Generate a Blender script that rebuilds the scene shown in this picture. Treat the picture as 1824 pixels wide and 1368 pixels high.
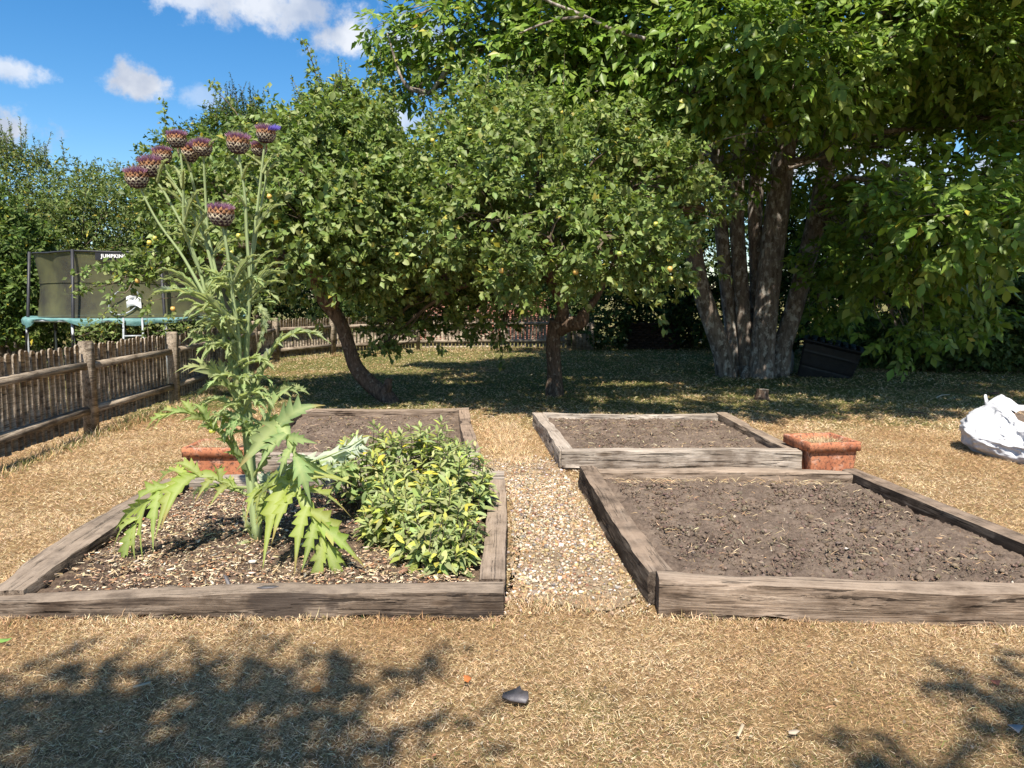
import bpy, math, random
import numpy as np
from mathutils import Vector, Matrix

for o in list(bpy.data.objects):
    bpy.data.objects.remove(o, do_unlink=True)
SC = bpy.context.scene
COL = SC.collection
R = math.radians
rng = np.random.default_rng(7)
random.seed(7)

# ------------------------------------------------------------------ camera, light, exposure
F_PX, CX, CY, CAM_H, PITCH = 1320.0, 912.0, 684.0, 1.5, math.atan(154 / 1320)
cam_d = bpy.data.cameras.new('camera')
cam = bpy.data.objects.new('camera', cam_d)
COL.objects.link(cam)
cam.location = (0, 0, CAM_H)
cam.rotation_euler = (math.pi / 2 - PITCH, 0, 0)
cam_d.sensor_width = 36
cam_d.lens = 36 * F_PX / 1824
cam_d.clip_end = 2000
cam_d.clip_start = 0.05
SC.camera = cam

SUN_EL, SUN_AZ = R(57), R(-3)            # azimuth measured from straight behind the camera, + to the right
SUN_DIR = Vector((math.sin(SUN_AZ) * math.cos(SUN_EL), -math.cos(SUN_AZ) * math.cos(SUN_EL), math.sin(SUN_EL)))
sun_d = bpy.data.lights.new('sun', 'SUN')
sun_d.energy = 5.0
sun_d.angle = R(0.53)
sun_d.color = (1.0, 0.93, 0.83)
sun = bpy.data.objects.new('sun', sun_d)
COL.objects.link(sun)
sun.location = (-3, -8, 14)
sun.rotation_euler = SUN_DIR.to_track_quat('Z', 'Y').to_euler()

SC.view_settings.view_transform = 'Standard'
SC.view_settings.look = 'None'
SC.view_settings.gamma = 1
SC.view_settings.use_curve_mapping = False
SC.view_settings.exposure = 0.85
try:
    SC.cycles.max_bounces = 8
    SC.cycles.transparent_max_bounces = 8
    SC.cycles.use_denoising = True
except Exception:
    pass


def ray(px, py):
    x, y = (px - CX) / F_PX, -(py - CY) / F_PX
    return (x, math.cos(PITCH) + y * math.sin(PITCH), -math.sin(PITCH) + y * math.cos(PITCH))


def at(px, py, Y):
    d = ray(px, py)
    t = Y / d[1]
    return np.array([d[0] * t, Y, CAM_H + d[2] * t])


def to_px(P):
    P = np.asarray(P, float)
    dx, dy, dz = P[..., 0], P[..., 1], P[..., 2] - CAM_H
    zc = dy * math.cos(PITCH) - dz * math.sin(PITCH)
    yc = dy * math.sin(PITCH) + dz * math.cos(PITCH)
    zc = np.where(zc < 0.05, 0.05, zc)
    return CX + F_PX * dx / zc, CY - F_PX * yc / zc, zc


# ------------------------------------------------------------------ world
W = bpy.data.worlds.new('World')
SC.world = W
W.use_nodes = True
nt = W.node_tree
nt.nodes.clear()


def N(nt, t, **kw):
    n = nt.nodes.new(t)
    for k, v in kw.items():
        if k.startswith('i_'):
            n.inputs[k[2:].replace('_', ' ')].default_value = v
        else:
            setattr(n, k, v)
    return n


def math_n(nt, op, a, b=None, c=None, clamp=False):
    n = nt.nodes.new('ShaderNodeMath')
    n.operation = op
    n.use_clamp = clamp
    for i, v in enumerate((a, b, c)):
        if v is None:
            continue
        if isinstance(v, (int, float)):
            n.inputs[i].default_value = v
        else:
            nt.links.new(v, n.inputs[i])
    return n.outputs[0]


def build_world():
    L = nt.links.new
    out = N(nt, 'ShaderNodeOutputWorld')
    sky = N(nt, 'ShaderNodeTexSky')
    sky.sky_type = 'NISHITA'
    sky.sun_disc = False
    sky.sun_elevation = SUN_EL
    sky.sun_rotation = math.pi - SUN_AZ
    sky.air_density = 1.0
    sky.dust_density = 0.3
    sky.ozone_density = 2.2
    hs = N(nt, 'ShaderNodeHueSaturation')
    hs.inputs['Saturation'].default_value = 1.38
    hs.inputs['Value'].default_value = 1.0
    L(sky.outputs[0], hs.inputs['Color'])
    bg = N(nt, 'ShaderNodeBackground')
    bg.inputs['Strength'].default_value = 0.095
    L(hs.outputs[0], bg.inputs['Color'])
    tc = N(nt, 'ShaderNodeTexCoord')
    sep = N(nt, 'ShaderNodeSeparateXYZ')
    L(tc.outputs['Generated'], sep.inputs[0])
    x, y, z = sep.outputs
    az = math_n(nt, 'ARCTAN2', x, y)
    el = math_n(nt, 'ARCSINE', z)
    no = N(nt, 'ShaderNodeTexNoise')
    no.inputs['Scale'].default_value = 22
    no.inputs['Detail'].default_value = 9
    no.inputs['Roughness'].default_value = 0.62
    L(tc.outputs['Generated'], no.inputs['Vector'])
    nz = math_n(nt, 'SUBTRACT', no.outputs['Fac'], 0.5)
    mask = None
    #      px   py   rx  ry  weight   (photo pixels turned to angles)
    for (px, py, rx, ry, wt) in [(490, 12, 165, 44, .85), (595, 62, 58, 34, .9), (340, -6, 60, 25, .75), (246, 150, 48, 30, 1),
                                 (22, 122, 52, 18, .75), (10, 235, 60, 34, 1), (368, 172, 38, 22, .35), (740, 60, 70, 40, .7),
                                 (700, 215, 80, 30, .7), (1430, 270, 120, 80, 1), (1780, 360, 170, 60, 1), (1620, 200, 100, 60, .8)]:
        d = ray(px, py)
        n = math.sqrt(sum(q * q for q in d))
        a0, e0 = math.atan2(d[0], d[1]), math.asin(d[2] / n)
        ra, re = rx / F_PX, ry / F_PX
        u = math_n(nt, 'DIVIDE', math_n(nt, 'SUBTRACT', az, a0), ra)
        v = math_n(nt, 'DIVIDE', math_n(nt, 'SUBTRACT', el, e0), re)
        rr = math_n(nt, 'SQRT', math_n(nt, 'ADD', math_n(nt, 'MULTIPLY', u, u), math_n(nt, 'MULTIPLY', v, v)))
        rr = math_n(nt, 'ADD', rr, math_n(nt, 'MULTIPLY', nz, 3.2))
        m = N(nt, 'ShaderNodeMapRange', interpolation_type='SMOOTHSTEP')
        m.inputs['From Min'].default_value = 1.15
        m.inputs['From Max'].default_value = 0.35
        m.inputs['To Max'].default_value = wt
        L(rr, m.inputs['Value'])
        mask = m.outputs[0] if mask is None else math_n(nt, 'MAXIMUM', mask, m.outputs[0])
    # broken fair weather cloud over the rest of the sky
    no2 = N(nt, 'ShaderNodeTexNoise')
    no2.inputs['Scale'].default_value = 3.2
    no2.inputs['Detail'].default_value = 8
    L(tc.outputs['Generated'], no2.inputs['Vector'])
    m2 = N(nt, 'ShaderNodeMapRange', interpolation_type='SMOOTHSTEP')
    m2.inputs['From Min'].default_value = 0.56
    m2.inputs['From Max'].default_value = 0.68
    L(no2.outputs['Fac'], m2.inputs['Value'])
    side = N(nt, 'ShaderNodeMapRange', interpolation_type='SMOOTHSTEP')
    side.inputs['From Min'].default_value = 0.62
    side.inputs['From Max'].default_value = 0.8
    L(math_n(nt, 'ABSOLUTE', math_n(nt, 'ADD', az, 0.3)), side.inputs['Value'])
    mask = math_n(nt, 'MAXIMUM', mask, math_n(nt, 'MULTIPLY', m2.outputs[0], side.outputs[0]))
    no3 = N(nt, 'ShaderNodeTexNoise')
    no3.inputs['Scale'].default_value = 14
    no3.inputs['Detail'].default_value = 5
    L(tc.outputs['Generated'], no3.inputs['Vector'])
    cr = N(nt, 'ShaderNodeMixRGB')
    cr.inputs['Color1'].default_value = (.50, .56, .68, 1)
    cr.inputs['Color2'].default_value = (.86, .88, .92, 1)
    f = N(nt, 'ShaderNodeMapRange')
    f.inputs['From Min'].default_value = .4
    f.inputs['From Max'].default_value = .6
    L(no3.outputs['Fac'], f.inputs['Value'])
    L(f.outputs[0], cr.inputs['Fac'])
    cb = N(nt, 'ShaderNodeBackground')
    cb.inputs['Strength'].default_value = 0.62
    L(cr.outputs[0], cb.inputs['Color'])
    mx = N(nt, 'ShaderNodeMixShader')
    L(mask, mx.inputs['Fac'])
    L(bg.outputs[0], mx.inputs[1])
    L(cb.outputs[0], mx.inputs[2])
    L(mx.outputs[0], out.inputs['Surface'])


build_world()


# ------------------------------------------------------------------ materials
def new_mat(name):
    m = bpy.data.materials.new(name)
    m.use_nodes = True
    t = m.node_tree
    t.nodes.clear()
    out = N(t, 'ShaderNodeOutputMaterial')
    return m, t, out


def ramp(t, fac, stops):
    r = t.nodes.new('ShaderNodeValToRGB')
    e = r.color_ramp.elements
    while len(e) < len(stops):
        e.new(0.5)
    for i, (p, c) in enumerate(stops):
        e[i].position = p
        e[i].color = (*c, 1)
    t.links.new(fac, r.inputs[0])
    return r.outputs[0]


def noise(t, scale, detail=4, rough=.55, vec=None, dist=0.0):
    n = t.nodes.new('ShaderNodeTexNoise')
    n.inputs['Scale'].default_value = scale
    n.inputs['Detail'].default_value = detail
    n.inputs['Roughness'].default_value = rough
    n.inputs['Distortion'].default_value = dist
    if vec is not None:
        t.links.new(vec, n.inputs['Vector'])
    return n.outputs['Fac']


def objco(t, scale=(1, 1, 1), kind='Object'):
    tc = t.nodes.new('ShaderNodeTexCoord')
    mp = t.nodes.new('ShaderNodeMapping')
    mp.inputs['Scale'].default_value = scale
    t.links.new(tc.outputs[kind], mp.inputs['Vector'])
    return mp.outputs[0]


def mixc(t, fac, a, b, mode='MIX'):
    n = t.nodes.new('ShaderNodeMixRGB')
    n.blend_type = mode
    for s, v in ((n.inputs['Fac'], fac), (n.inputs['Color1'], a), (n.inputs['Color2'], b)):
        if isinstance(v, (int, float)):
            s.default_value = v
        elif isinstance(v, tuple):
            s.default_value = (*v, 1)
        else:
            t.links.new(v, s)
    return n.outputs[0]


def bump(t, h, strength=.5, dist=.01):
    b = t.nodes.new('ShaderNodeBump')
    b.inputs['Strength'].default_value = strength
    b.inputs['Distance'].default_value = dist
    t.links.new(h, b.inputs['Height'])
    return b.outputs[0]


def principled(t, out, col, rough=.8, nrm=None, spec=.3):
    p = t.nodes.new('ShaderNodeBsdfPrincipled')
    if isinstance(col, tuple):
        p.inputs['Base Color'].default_value = (*col, 1)
    else:
        t.links.new(col, p.inputs['Base Color'])
    if isinstance(rough, (int, float)):
        p.inputs['Roughness'].default_value = rough
    else:
        t.links.new(rough, p.inputs['Roughness'])
    p.inputs['Specular IOR Level'].default_value = spec
    if nrm is not None:
        t.links.new(nrm, p.inputs['Normal'])
    if out is not None:
        t.links.new(p.outputs[0], out.inputs['Surface'])
    return p


def attr(t, name='tint'):
    a = t.nodes.new('ShaderNodeAttribute')
    a.attribute_name = name
    return a.outputs['Color']


def leaf_mat(name, gloss=.5, trans=.35, under=None, boost=(1.25, 1.35, .7), vein=0.0, spec=.3):
    m, t, out = new_mat(name)
    col = attr(t)
    if vein:
        f = noise(t, 60, 2, .5, objco(t))
        col = mixc(t, math_n(t, 'MULTIPLY', f, vein), col, (.9, 1.0, .6), 'MULTIPLY')
    if under is not None:
        g = t.nodes.new('ShaderNodeNewGeometry')
        col = mixc(t, math_n(t, 'MULTIPLY', g.outputs['Backfacing'], .8), col, under)
    p = principled(t, None, col, gloss, None, spec)
    tr = t.nodes.new('ShaderNodeBsdfTranslucent')
    t.links.new(mixc(t, 1.0, col, boost, 'MULTIPLY'), tr.inputs['Color'])
    mx = t.nodes.new('ShaderNodeMixShader')
    mx.inputs['Fac'].default_value = trans
    t.links.new(p.outputs[0], mx.inputs[1])
    t.links.new(tr.outputs[0], mx.inputs[2])
    t.links.new(mx.outputs[0], out.inputs['Surface'])
    return m


def tint_mat(name, rough=.9, spec=.2, trans=0.0):
    if trans:
        return leaf_mat(name, rough, trans, None, (1.1, 1.05, .85))
    m, t, out = new_mat(name)
    principled(t, out, attr(t), rough, None, spec)
    return m


def wood_mat(name, dark, mid, light, crack=.6, stain=None, scale=1.0, dust=None):
    m, t, out = new_mat(name)
    oi = t.nodes.new('ShaderNodeObjectInfo')
    tc = t.nodes.new('ShaderNodeTexCoord')
    ad = t.nodes.new('ShaderNodeVectorMath')
    ad.operation = 'ADD'
    cx = t.nodes.new('ShaderNodeCombineXYZ')
    t.links.new(math_n(t, 'MULTIPLY', oi.outputs['Random'], 37.0), cx.inputs[0])
    t.links.new(math_n(t, 'MULTIPLY', oi.outputs['Random'], 11.0), cx.inputs[1])
    t.links.new(tc.outputs['Object'], ad.inputs[0])
    t.links.new(cx.outputs[0], ad.inputs[1])

    def co(sx, sy, sz):
        mp = t.nodes.new('ShaderNodeMapping')
        mp.inputs['Scale'].default_value = (sx * scale, sy * scale, sz * scale)
        t.links.new(ad.outputs[0], mp.inputs['Vector'])
        return mp.outputs[0]
    g = noise(t, 2.2, 7, .68, co(1.1, 15, 15), .5)
    lines = noise(t, 3.0, 5, .75, co(1.0, 60, 60), .25)
    big = noise(t, 2.3, 5, .6, co(1, 1.6, 1.6))
    col = ramp(t, g, [(.30, dark), (.48, mid), (.70, light)])
    col = mixc(t, .8, col, ramp(t, lines, [(.36, (.26, .22, .19)), (.50, (1, 1, 1)), (.66, (1.3, 1.27, 1.22))]), 'MULTIPLY')
    col = mixc(t, .9, col, ramp(t, big, [(.36, (.36, .32, .29)), (.46, (.82, .80, .78)), (.62, (1.12, 1.10, 1.07))]), 'MULTIPLY')
    ck = noise(t, 2.6, 4, .6, co(.7, 22, 22), .5)
    ckm = ramp(t, ck, [(.375, (.04, .033, .028)), (.415, (1, 1, 1))])
    col = mixc(t, crack, col, ckm, 'MULTIPLY')
    kn = t.nodes.new('ShaderNodeTexVoronoi')
    kn.inputs['Scale'].default_value = 1.0
    t.links.new(co(2.1, 6.5, 6.5), kn.inputs['Vector'])
    km = ramp(t, kn.outputs['Distance'], [(.07, (.22, .17, .13)), (.13, (.75, .7, .65)), (.17, (1, 1, 1))])
    col = mixc(t, .8, col, km, 'MULTIPLY')
    if stain is not None:
        st = noise(t, 2.6, 4, .6, co(1, 1.5, 1.5))
        sm = ramp(t, st, [(.5, (0, 0, 0)), (.56, (1, 1, 1))])
        col = mixc(t, math_n(t, 'MULTIPLY', sm, .8), col, stain)
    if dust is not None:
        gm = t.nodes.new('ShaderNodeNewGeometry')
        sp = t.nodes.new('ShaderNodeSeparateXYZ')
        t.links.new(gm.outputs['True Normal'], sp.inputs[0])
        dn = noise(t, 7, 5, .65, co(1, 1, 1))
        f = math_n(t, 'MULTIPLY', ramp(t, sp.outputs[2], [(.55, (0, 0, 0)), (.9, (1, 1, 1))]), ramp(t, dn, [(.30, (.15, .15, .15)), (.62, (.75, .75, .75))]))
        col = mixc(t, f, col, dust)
    h = math_n(t, 'ADD', math_n(t, 'MULTIPLY', g, .5), math_n(t, 'MULTIPLY', lines, .6))
    h = math_n(t, 'ADD', h, math_n(t, 'MULTIPLY', ckm, .8))
    principled(t, out, col, .88, bump(t, h, 1.0, .008), .15)
    return m


def bark_mat(name, dark, mid, lichen, amount=.5, sc=1.0):
    m, t, out = new_mat(name)
    co = objco(t, (9 * sc, 9 * sc, 2.2 * sc))
    g = noise(t, 2.0, 8, .65, co, .5)
    col = ramp(t, g, [(.33, dark), (.62, mid)])
    li = noise(t, 9 * sc, 6, .62, objco(t, (1, 1, .7)))
    lm = ramp(t, li, [(.58 - .08 * amount, (0, 0, 0)), (.66 - .08 * amount, (1, 1, 1))])
    sp = noise(t, 45 * sc, 2, .5, objco(t))
    sm = ramp(t, sp, [(.66, (0, 0, 0)), (.72, (1, 1, 1))])
    col = mixc(t, math_n(t, 'MULTIPLY', lm, .75), col, lichen)
    col = mixc(t, math_n(t, 'MULTIPLY', sm, .6), col, lichen)
    h = math_n(t, 'ADD', g, math_n(t, 'MULTIPLY', sp, .15))
    principled(t, out, col, .9, bump(t, h, .9, .02), .15)
    return m


def plain_mat(name, c0, c1, sc=8, rough=.8, bs=.3, spec=.3, bd=.004):
    m, t, out = new_mat(name)
    n = noise(t, sc, 6, .6, objco(t))
    col = ramp(t, n, [(.35, c0), (.65, c1)])
    principled(t, out, col, rough, bump(t, noise(t, sc * 4, 4, .6, objco(t)), bs, bd), spec)
    return m


def soil_mat(name, c0, c1, c2):
    m, t, out = new_mat(name)
    co = objco(t)
    a = noise(t, 5, 8, .65, co)
    b = noise(t, 45, 6, .7, co)
    col = ramp(t, math_n(t, 'ADD', math_n(t, 'MULTIPLY', a, .5), math_n(t, 'MULTIPLY', b, .5)), [(.36, c0), (.5, c1), (.66, c2)])
    principled(t, out, col, .95, bump(t, b, 1.0, .012), .1)
    return m


M = {}
M['apple_leaf'] = leaf_mat('apple_leaf', .48, .33)
M['walnut_leaf'] = leaf_mat('walnut_leaf', .40, .34)
M['hedge_leaf'] = leaf_mat('hedge_leaf', .6, .30, spec=.2)
M['sage_leaf'] = leaf_mat('sage_leaf', .95, .32, (.30, .36, .22), (1.25, 1.3, .6), .25, .08)
M['artichoke_leaf'] = leaf_mat('artichoke_leaf', .65, .36, (.50, .55, .44), (1.2, 1.25, .5), .45, .12)
M['artichoke_stem'] = tint_mat('artichoke_stem', .7, .25)
M['straw'] = tint_mat('straw', .8, .2, .22)
M['chip'] = tint_mat('chip', .9, .15)
M['stone'] = tint_mat('stone', .75, .3)
M['clod'] = tint_mat('clod', .97, .08)
M['flower'] = tint_mat('flower', .8, .2, .15)
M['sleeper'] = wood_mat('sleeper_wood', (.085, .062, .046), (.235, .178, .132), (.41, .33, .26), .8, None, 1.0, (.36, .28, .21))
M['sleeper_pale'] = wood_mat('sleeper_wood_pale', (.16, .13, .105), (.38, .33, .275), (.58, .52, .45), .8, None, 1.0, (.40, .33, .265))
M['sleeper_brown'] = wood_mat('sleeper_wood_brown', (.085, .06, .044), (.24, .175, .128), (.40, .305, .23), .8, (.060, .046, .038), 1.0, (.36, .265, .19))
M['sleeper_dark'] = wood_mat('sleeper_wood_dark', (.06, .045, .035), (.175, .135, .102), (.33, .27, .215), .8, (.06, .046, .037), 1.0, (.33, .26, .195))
M['sleeper_tar_shade'] = wood_mat('sleeper_wood_tar_shade', (.028, .021, .017), (.085, .066, .052), (.21, .18, .15), .8, (.035, .026, .021), 1.0, (.36, .265, .19))  # tarred wood, with the shade on its side faces deepened in the colour
M['fence'] = wood_mat('fence_wood', (.14, .118, .088), (.35, .29, .22), (.52, .45, .355), .35)
M['apple_bark'] = bark_mat('apple_bark', (.045, .03, .022), (.17, .115, .08), (.30, .25, .19), .2, 2.0)
M['walnut_bark'] = bark_mat('walnut_bark', (.075, .058, .046), (.27, .222, .182), (.50, .47, .41), .75, 1.1)
M['twig'] = plain_mat('twig_bark', (.07, .05, .035), (.18, .14, .10), 6)
M['soil'] = soil_mat('bed_soil', (.070, .051, .039), (.150, .112, .085), (.235, .182, .138))
M['dark_soil'] = soil_mat('mulched_soil', (.035, .025, .02), (.10, .07, .05), (.22, .16, .11))


def lawn_material():
    m, t, out = new_mat('dry_lawn')
    co = objco(t)
    a = noise(t, .55, 5, .6, co)
    b = noise(t, 14, 6, .7, co)
    c = noise(t, 90, 4, .7, co)
    st = ramp(t, math_n(t, 'ADD', math_n(t, 'MULTIPLY', b, .5), math_n(t, 'MULTIPLY', c, .5)),
              [(.36, (.085, .053, .027)), (.5, (.29, .185, .088)), (.64, (.48, .325, .16))])
    gr = ramp(t, c, [(.35, (.07, .075, .022)), (.65, (.22, .20, .07))])
    sep = t.nodes.new('ShaderNodeSeparateXYZ')
    t.links.new(co, sep.inputs[0])
    far = t.nodes.new('ShaderNodeMapRange')
    far.inputs['From Min'].default_value = 8.2
    far.inputs['From Max'].default_value = 10.5
    far.inputs['To Max'].default_value = .24
    t.links.new(sep.outputs[1], far.inputs['Value'])
    gm = ramp(t, math_n(t, 'ADD', a, far.outputs[0]), [(.56, (0, 0, 0)), (.72, (1, 1, 1))])
    col = mixc(t, gm, st, gr)
    principled(t, out, col, .95, bump(t, math_n(t, 'ADD', b, c), 1.0, .02), .1)
    return m


M['lawn'] = lawn_material()
M['path'] = soil_mat('gravel_bed', (.12, .085, .055), (.27, .20, .13), (.42, .33, .23))


def terracotta():
    m, t, out = new_mat('terracotta')
    co = objco(t)
    n = noise(t, 7, 5, .6, co)
    col = ramp(t, n, [(.35, (.33, .115, .06)), (.65, (.50, .205, .105))])
    pale = noise(t, 10, 5, .65, co, .4)
    col = mixc(t, ramp(t, pale, [(.55, (0, 0, 0)), (.66, (.65, .65, .65))]), col, (.58, .38, .29))
    sp = noise(t, 34, 6, .75, co)
    col = mixc(t, ramp(t, sp, [(.50, (0, 0, 0)), (.60, (.85, .85, .85))]), col, (.07, .045, .035))
    principled(t, out, col, .85, bump(t, sp, .4, .004), .2)
    return m


M['terracotta'] = terracotta()
M['bag'] = plain_mat('white_woven_bag', (.52, .52, .54), (.62, .62, .63), 30, .6, .25, .3)
M['black_plastic'] = plain_mat('black_plastic', (.012, .012, .014), (.022, .022, .025), 12, .45, .15, .4)
M['black_metal'] = plain_mat('black_metal', (.02, .02, .022), (.035, .035, .04), 10, .5, .1, .4)
M['grey_metal'] = plain_mat('galvanised_metal', (.28, .30, .31), (.40, .42, .43), 10, .4, .1, .5)
M['green_pad'] = plain_mat('green_pad', (.09, .20, .19), (.17, .31, .29), 5, .6, .6, .3, .02)
M['white_cloth'] = plain_mat('white_cloth', (.66, .67, .68), (.80, .80, .80), 10, .7, .2)
M['white_print'] = plain_mat('white_print', (.75, .75, .72), (.80, .80, .78), 10, .6, .05)
M['slate'] = plain_mat('slate', (.05, .045, .045), (.11, .10, .105), 14, .5, .5, .5)
M['apple_fruit'] = tint_mat('apple_fruit', .35, .5)


def net_mat():
    m, t, out = new_mat('safety_net')
    co = objco(t)
    n = noise(t, 1.6, 5, .6, co)
    col = ramp(t, n, [(.35, (.045, .043, .034)), (.65, (.115, .115, .055))])
    p = principled(t, None, col, .8, None, .2)
    tr = t.nodes.new('ShaderNodeBsdfTransparent')
    mx = t.nodes.new('ShaderNodeMixShader')
    mx.inputs['Fac'].default_value = .16
    t.links.new(p.outputs[0], mx.inputs[1])
    t.links.new(tr.outputs[0], mx.inputs[2])
    t.links.new(mx.outputs[0], out.inputs['Surface'])
    return m


M['net'] = net_mat()


def brick_far():
    m, t, out = new_mat('old_red_brick')
    co = objco(t)
    n = noise(t, 6, 5, .6, co)
    col = ramp(t, n, [(.3, (.22, .09, .065)), (.6, (.42, .20, .15)), (.8, (.46, .33, .26))])
    principled(t, out, col, .9, bump(t, noise(t, 30, 4, .6, co), .5, .006), .1)
    return m


M['brick'] = brick_far()
M['shaded_brick'] = plain_mat('shaded_brick', (.035, .024, .018), (.075, .045, .034), 9, .95, .4)  # deep shade of the low wall put into the brick colour
M['shaded_mortar'] = plain_mat('shaded_mortar', (.03, .028, .022), (.06, .055, .045), 9, .95, .4)  # mortar darkened likewise, shade in its colour
M['mortar'] = plain_mat('mortar', (.30, .26, .22), (.42, .37, .31), 9, .95, .4)


# ------------------------------------------------------------------ mesh helpers
def np_mesh(name, V, F, mat, tint=None, smooth=False):
    V = np.asarray(V, np.float32).reshape(-1, 3)
    Fs = F if isinstance(F, (list, tuple)) else [F]
    Fs = [np.asarray(f, np.int32) for f in Fs if len(f)]
    me = bpy.data.meshes.new(name)
    me.vertices.add(len(V))
    me.vertices.foreach_set('co', V.ravel())
    loops = np.concatenate([f.ravel() for f in Fs])
    sizes = np.concatenate([np.full(len(f), f.shape[1], np.int32) for f in Fs])
    starts = np.concatenate([[0], np.cumsum(sizes)[:-1]]).astype(np.int32)
    me.loops.add(len(loops))
    me.loops.foreach_set('vertex_index', loops)
    me.polygons.add(len(sizes))
    me.polygons.foreach_set('loop_start', starts)
    if smooth:
        me.polygons.foreach_set('use_smooth', np.ones(len(sizes), bool))
    if tint is not None:
        a = me.attributes.new('tint', 'FLOAT_COLOR', 'POINT')
        T = np.ones((len(V), 4), np.float32)
        T[:, :3] = np.asarray(tint, np.float32).reshape(-1, 3)
        a.data.foreach_set('color', T.ravel())
    me.update(calc_edges=True)
    me.materials.append(mat)
    return me


def link(name, me, parent=None, loc=None, rot=None, **props):
    o = bpy.data.objects.new(name, me)
    COL.objects.link(o)
    if loc is not None:
        o.location = loc
    if rot is not None:
        o.rotation_euler = rot
    if parent is not None:
        o.parent = parent
    for k, v in props.items():
        o[k] = v
    return o


def thing(name, label, category, loc=(0, 0, 0), group=None, rot=None):
    o = link(name, None, None, loc, rot, label=label, category=category)
    o.empty_display_size = .1
    if group:
        o['group'] = group
    return o


def obj(name, V, F, mat, parent=None, tint=None, smooth=False, base=None, **props):
    """mesh object; V in world space, moved to the parent's (or base's) frame"""
    V = np.asarray(V, float).reshape(-1, 3)
    if base is None and parent is not None:
        p = parent
        base = np.zeros(3)
        while p is not None:
            base = base + np.array(p.location)
            p = p.parent
        return link(name, np_mesh(name, V - base, F, mat, tint, smooth), parent, None, None, **props)
    if base is not None:
        return link(name, np_mesh(name, V - np.asarray(base), F, mat, tint, smooth), parent, base, None, **props)
    return link(name, np_mesh(name, V, F, mat, tint, smooth), parent, None, None, **props)


class MB:
    def __init__(s):
        s.V, s.F3, s.F4, s.T, s.n = [], [], [], [], 0

    def add(s, V, F, tint=None):
        V = np.asarray(V, float).reshape(-1, 3)
        Fs = F if isinstance(F, (list, tuple)) and len(F) and isinstance(F[0], np.ndarray) else [np.asarray(F)]
        for f in Fs:
            if len(f) == 0:
                continue
            (s.F3 if f.shape[1] == 3 else s.F4).append(f + s.n)
        s.V.append(V)
        if tint is not None:
            t = np.asarray(tint, float)
            s.T.append(np.broadcast_to(t, (len(V), 3)) if t.ndim == 1 else t.reshape(-1, 3))
        s.n += len(V)

    def get(s):
        F = []
        if s.F3:
            F.append(np.concatenate(s.F3))
        if s.F4:
            F.append(np.concatenate(s.F4))
        return np.concatenate(s.V), F, (np.concatenate(s.T) if s.T else None)

    def build(s, name, mat, parent=None, smooth=False, base=None, **props):
        V, F, T = s.get()
        return obj(name, V, F, mat, parent, T, smooth, base, **props)


def unit(a):
    a = np.asarray(a, float)
    return a / np.maximum(np.linalg.norm(a, axis=-1, keepdims=True), 1e-9)


def spline(P, n):
    P = np.asarray(P, float)
    k = len(P)
    ext = np.vstack([2 * P[0] - P[1], P, 2 * P[-1] - P[-2]])
    t = np.linspace(0, k - 1, n)
    i = np.minimum(t.astype(int), k - 2)
    u = (t - i)[:, None]
    p0, p1, p2, p3 = ext[i], ext[i + 1], ext[i + 2], ext[i + 3]
    return .5 * ((2 * p1) + (-p0 + p2) * u + (2 * p0 - 5 * p1 + 4 * p2 - p3) * u ** 2 + (-p0 + 3 * p1 - 3 * p2 + p3) * u ** 3)


def tube(P, rad, seg=8, lump=0.0, cap=True, lump_f=3.0):
    P = np.asarray(P, float)
    n = len(P)
    rad = np.broadcast_to(np.asarray(rad, float), (n,)) if np.ndim(rad) == 0 or len(np.atleast_1d(rad)) == n else \
        np.interp(np.linspace(0, 1, n), np.linspace(0, 1, len(rad)), rad)
    T = unit(np.gradient(P, axis=0))
    u = np.cross(T[0], [0, 0, 1.0])
    if np.linalg.norm(u) < .1:
        u = np.cross(T[0], [0, 1.0, 0])
    u = unit(u)
    V = []
    th = np.linspace(0, 2 * np.pi, seg, endpoint=False)
    ph = rng.uniform(0, 6.28, 4)
    for i in range(n):
        u = unit(u - T[i] * np.dot(u, T[i]))
        v = np.cross(T[i], u)
        r = rad[i] * (1 + lump * (np.sin(th * 2 + i * lump_f * .31 + ph[0]) * .5 + np.sin(th * 3 - i * lump_f * .23 + ph[1]) * .4 + np.sin(th + i * lump_f * .5 + ph[2]) * .3))
        V.append(P[i] + np.outer(np.cos(th) * r, u) + np.outer(np.sin(th) * r, v))
    V = np.concatenate(V)
    i = np.arange(n - 1)[:, None] * seg
    j = np.arange(seg)[None, :]
    a, b = i + j, i + (j + 1) % seg
    F4 = np.stack([a, b, b + seg, a + seg], -1).reshape(-1, 4)
    F = [F4]
    if cap:
        V = np.vstack([V, P[0], P[-1]])
        c0, c1 = len(V) - 2, len(V) - 1
        jj = np.arange(seg)
        F.append(np.concatenate([np.stack([np.full(seg, c0), (jj + 1) % seg, jj], -1),
                                 np.stack([np.full(seg, c1), (n - 1) * seg + jj, (n - 1) * seg + (jj + 1) % seg], -1)]))
    return V, F


BOXF = np.array([[0, 3, 2, 1], [4, 5, 6, 7], [0, 1, 5, 4], [1, 2, 6, 5], [2, 3, 7, 6], [3, 0, 4, 7]])


def box(c, s, rz=0.0):
    sx, sy, sz = np.array(s) / 2
    V = np.array([[-sx, -sy, -sz], [sx, -sy, -sz], [sx, sy, -sz], [-sx, sy, -sz], [-sx, -sy, sz], [sx, -sy, sz], [sx, sy, sz], [-sx, sy, sz]])
    ca, sa = math.cos(rz), math.sin(rz)
    V = V @ np.array([[ca, sa, 0], [-sa, ca, 0], [0, 0, 1]])
    return V + np.asarray(c, float), BOXF


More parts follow.
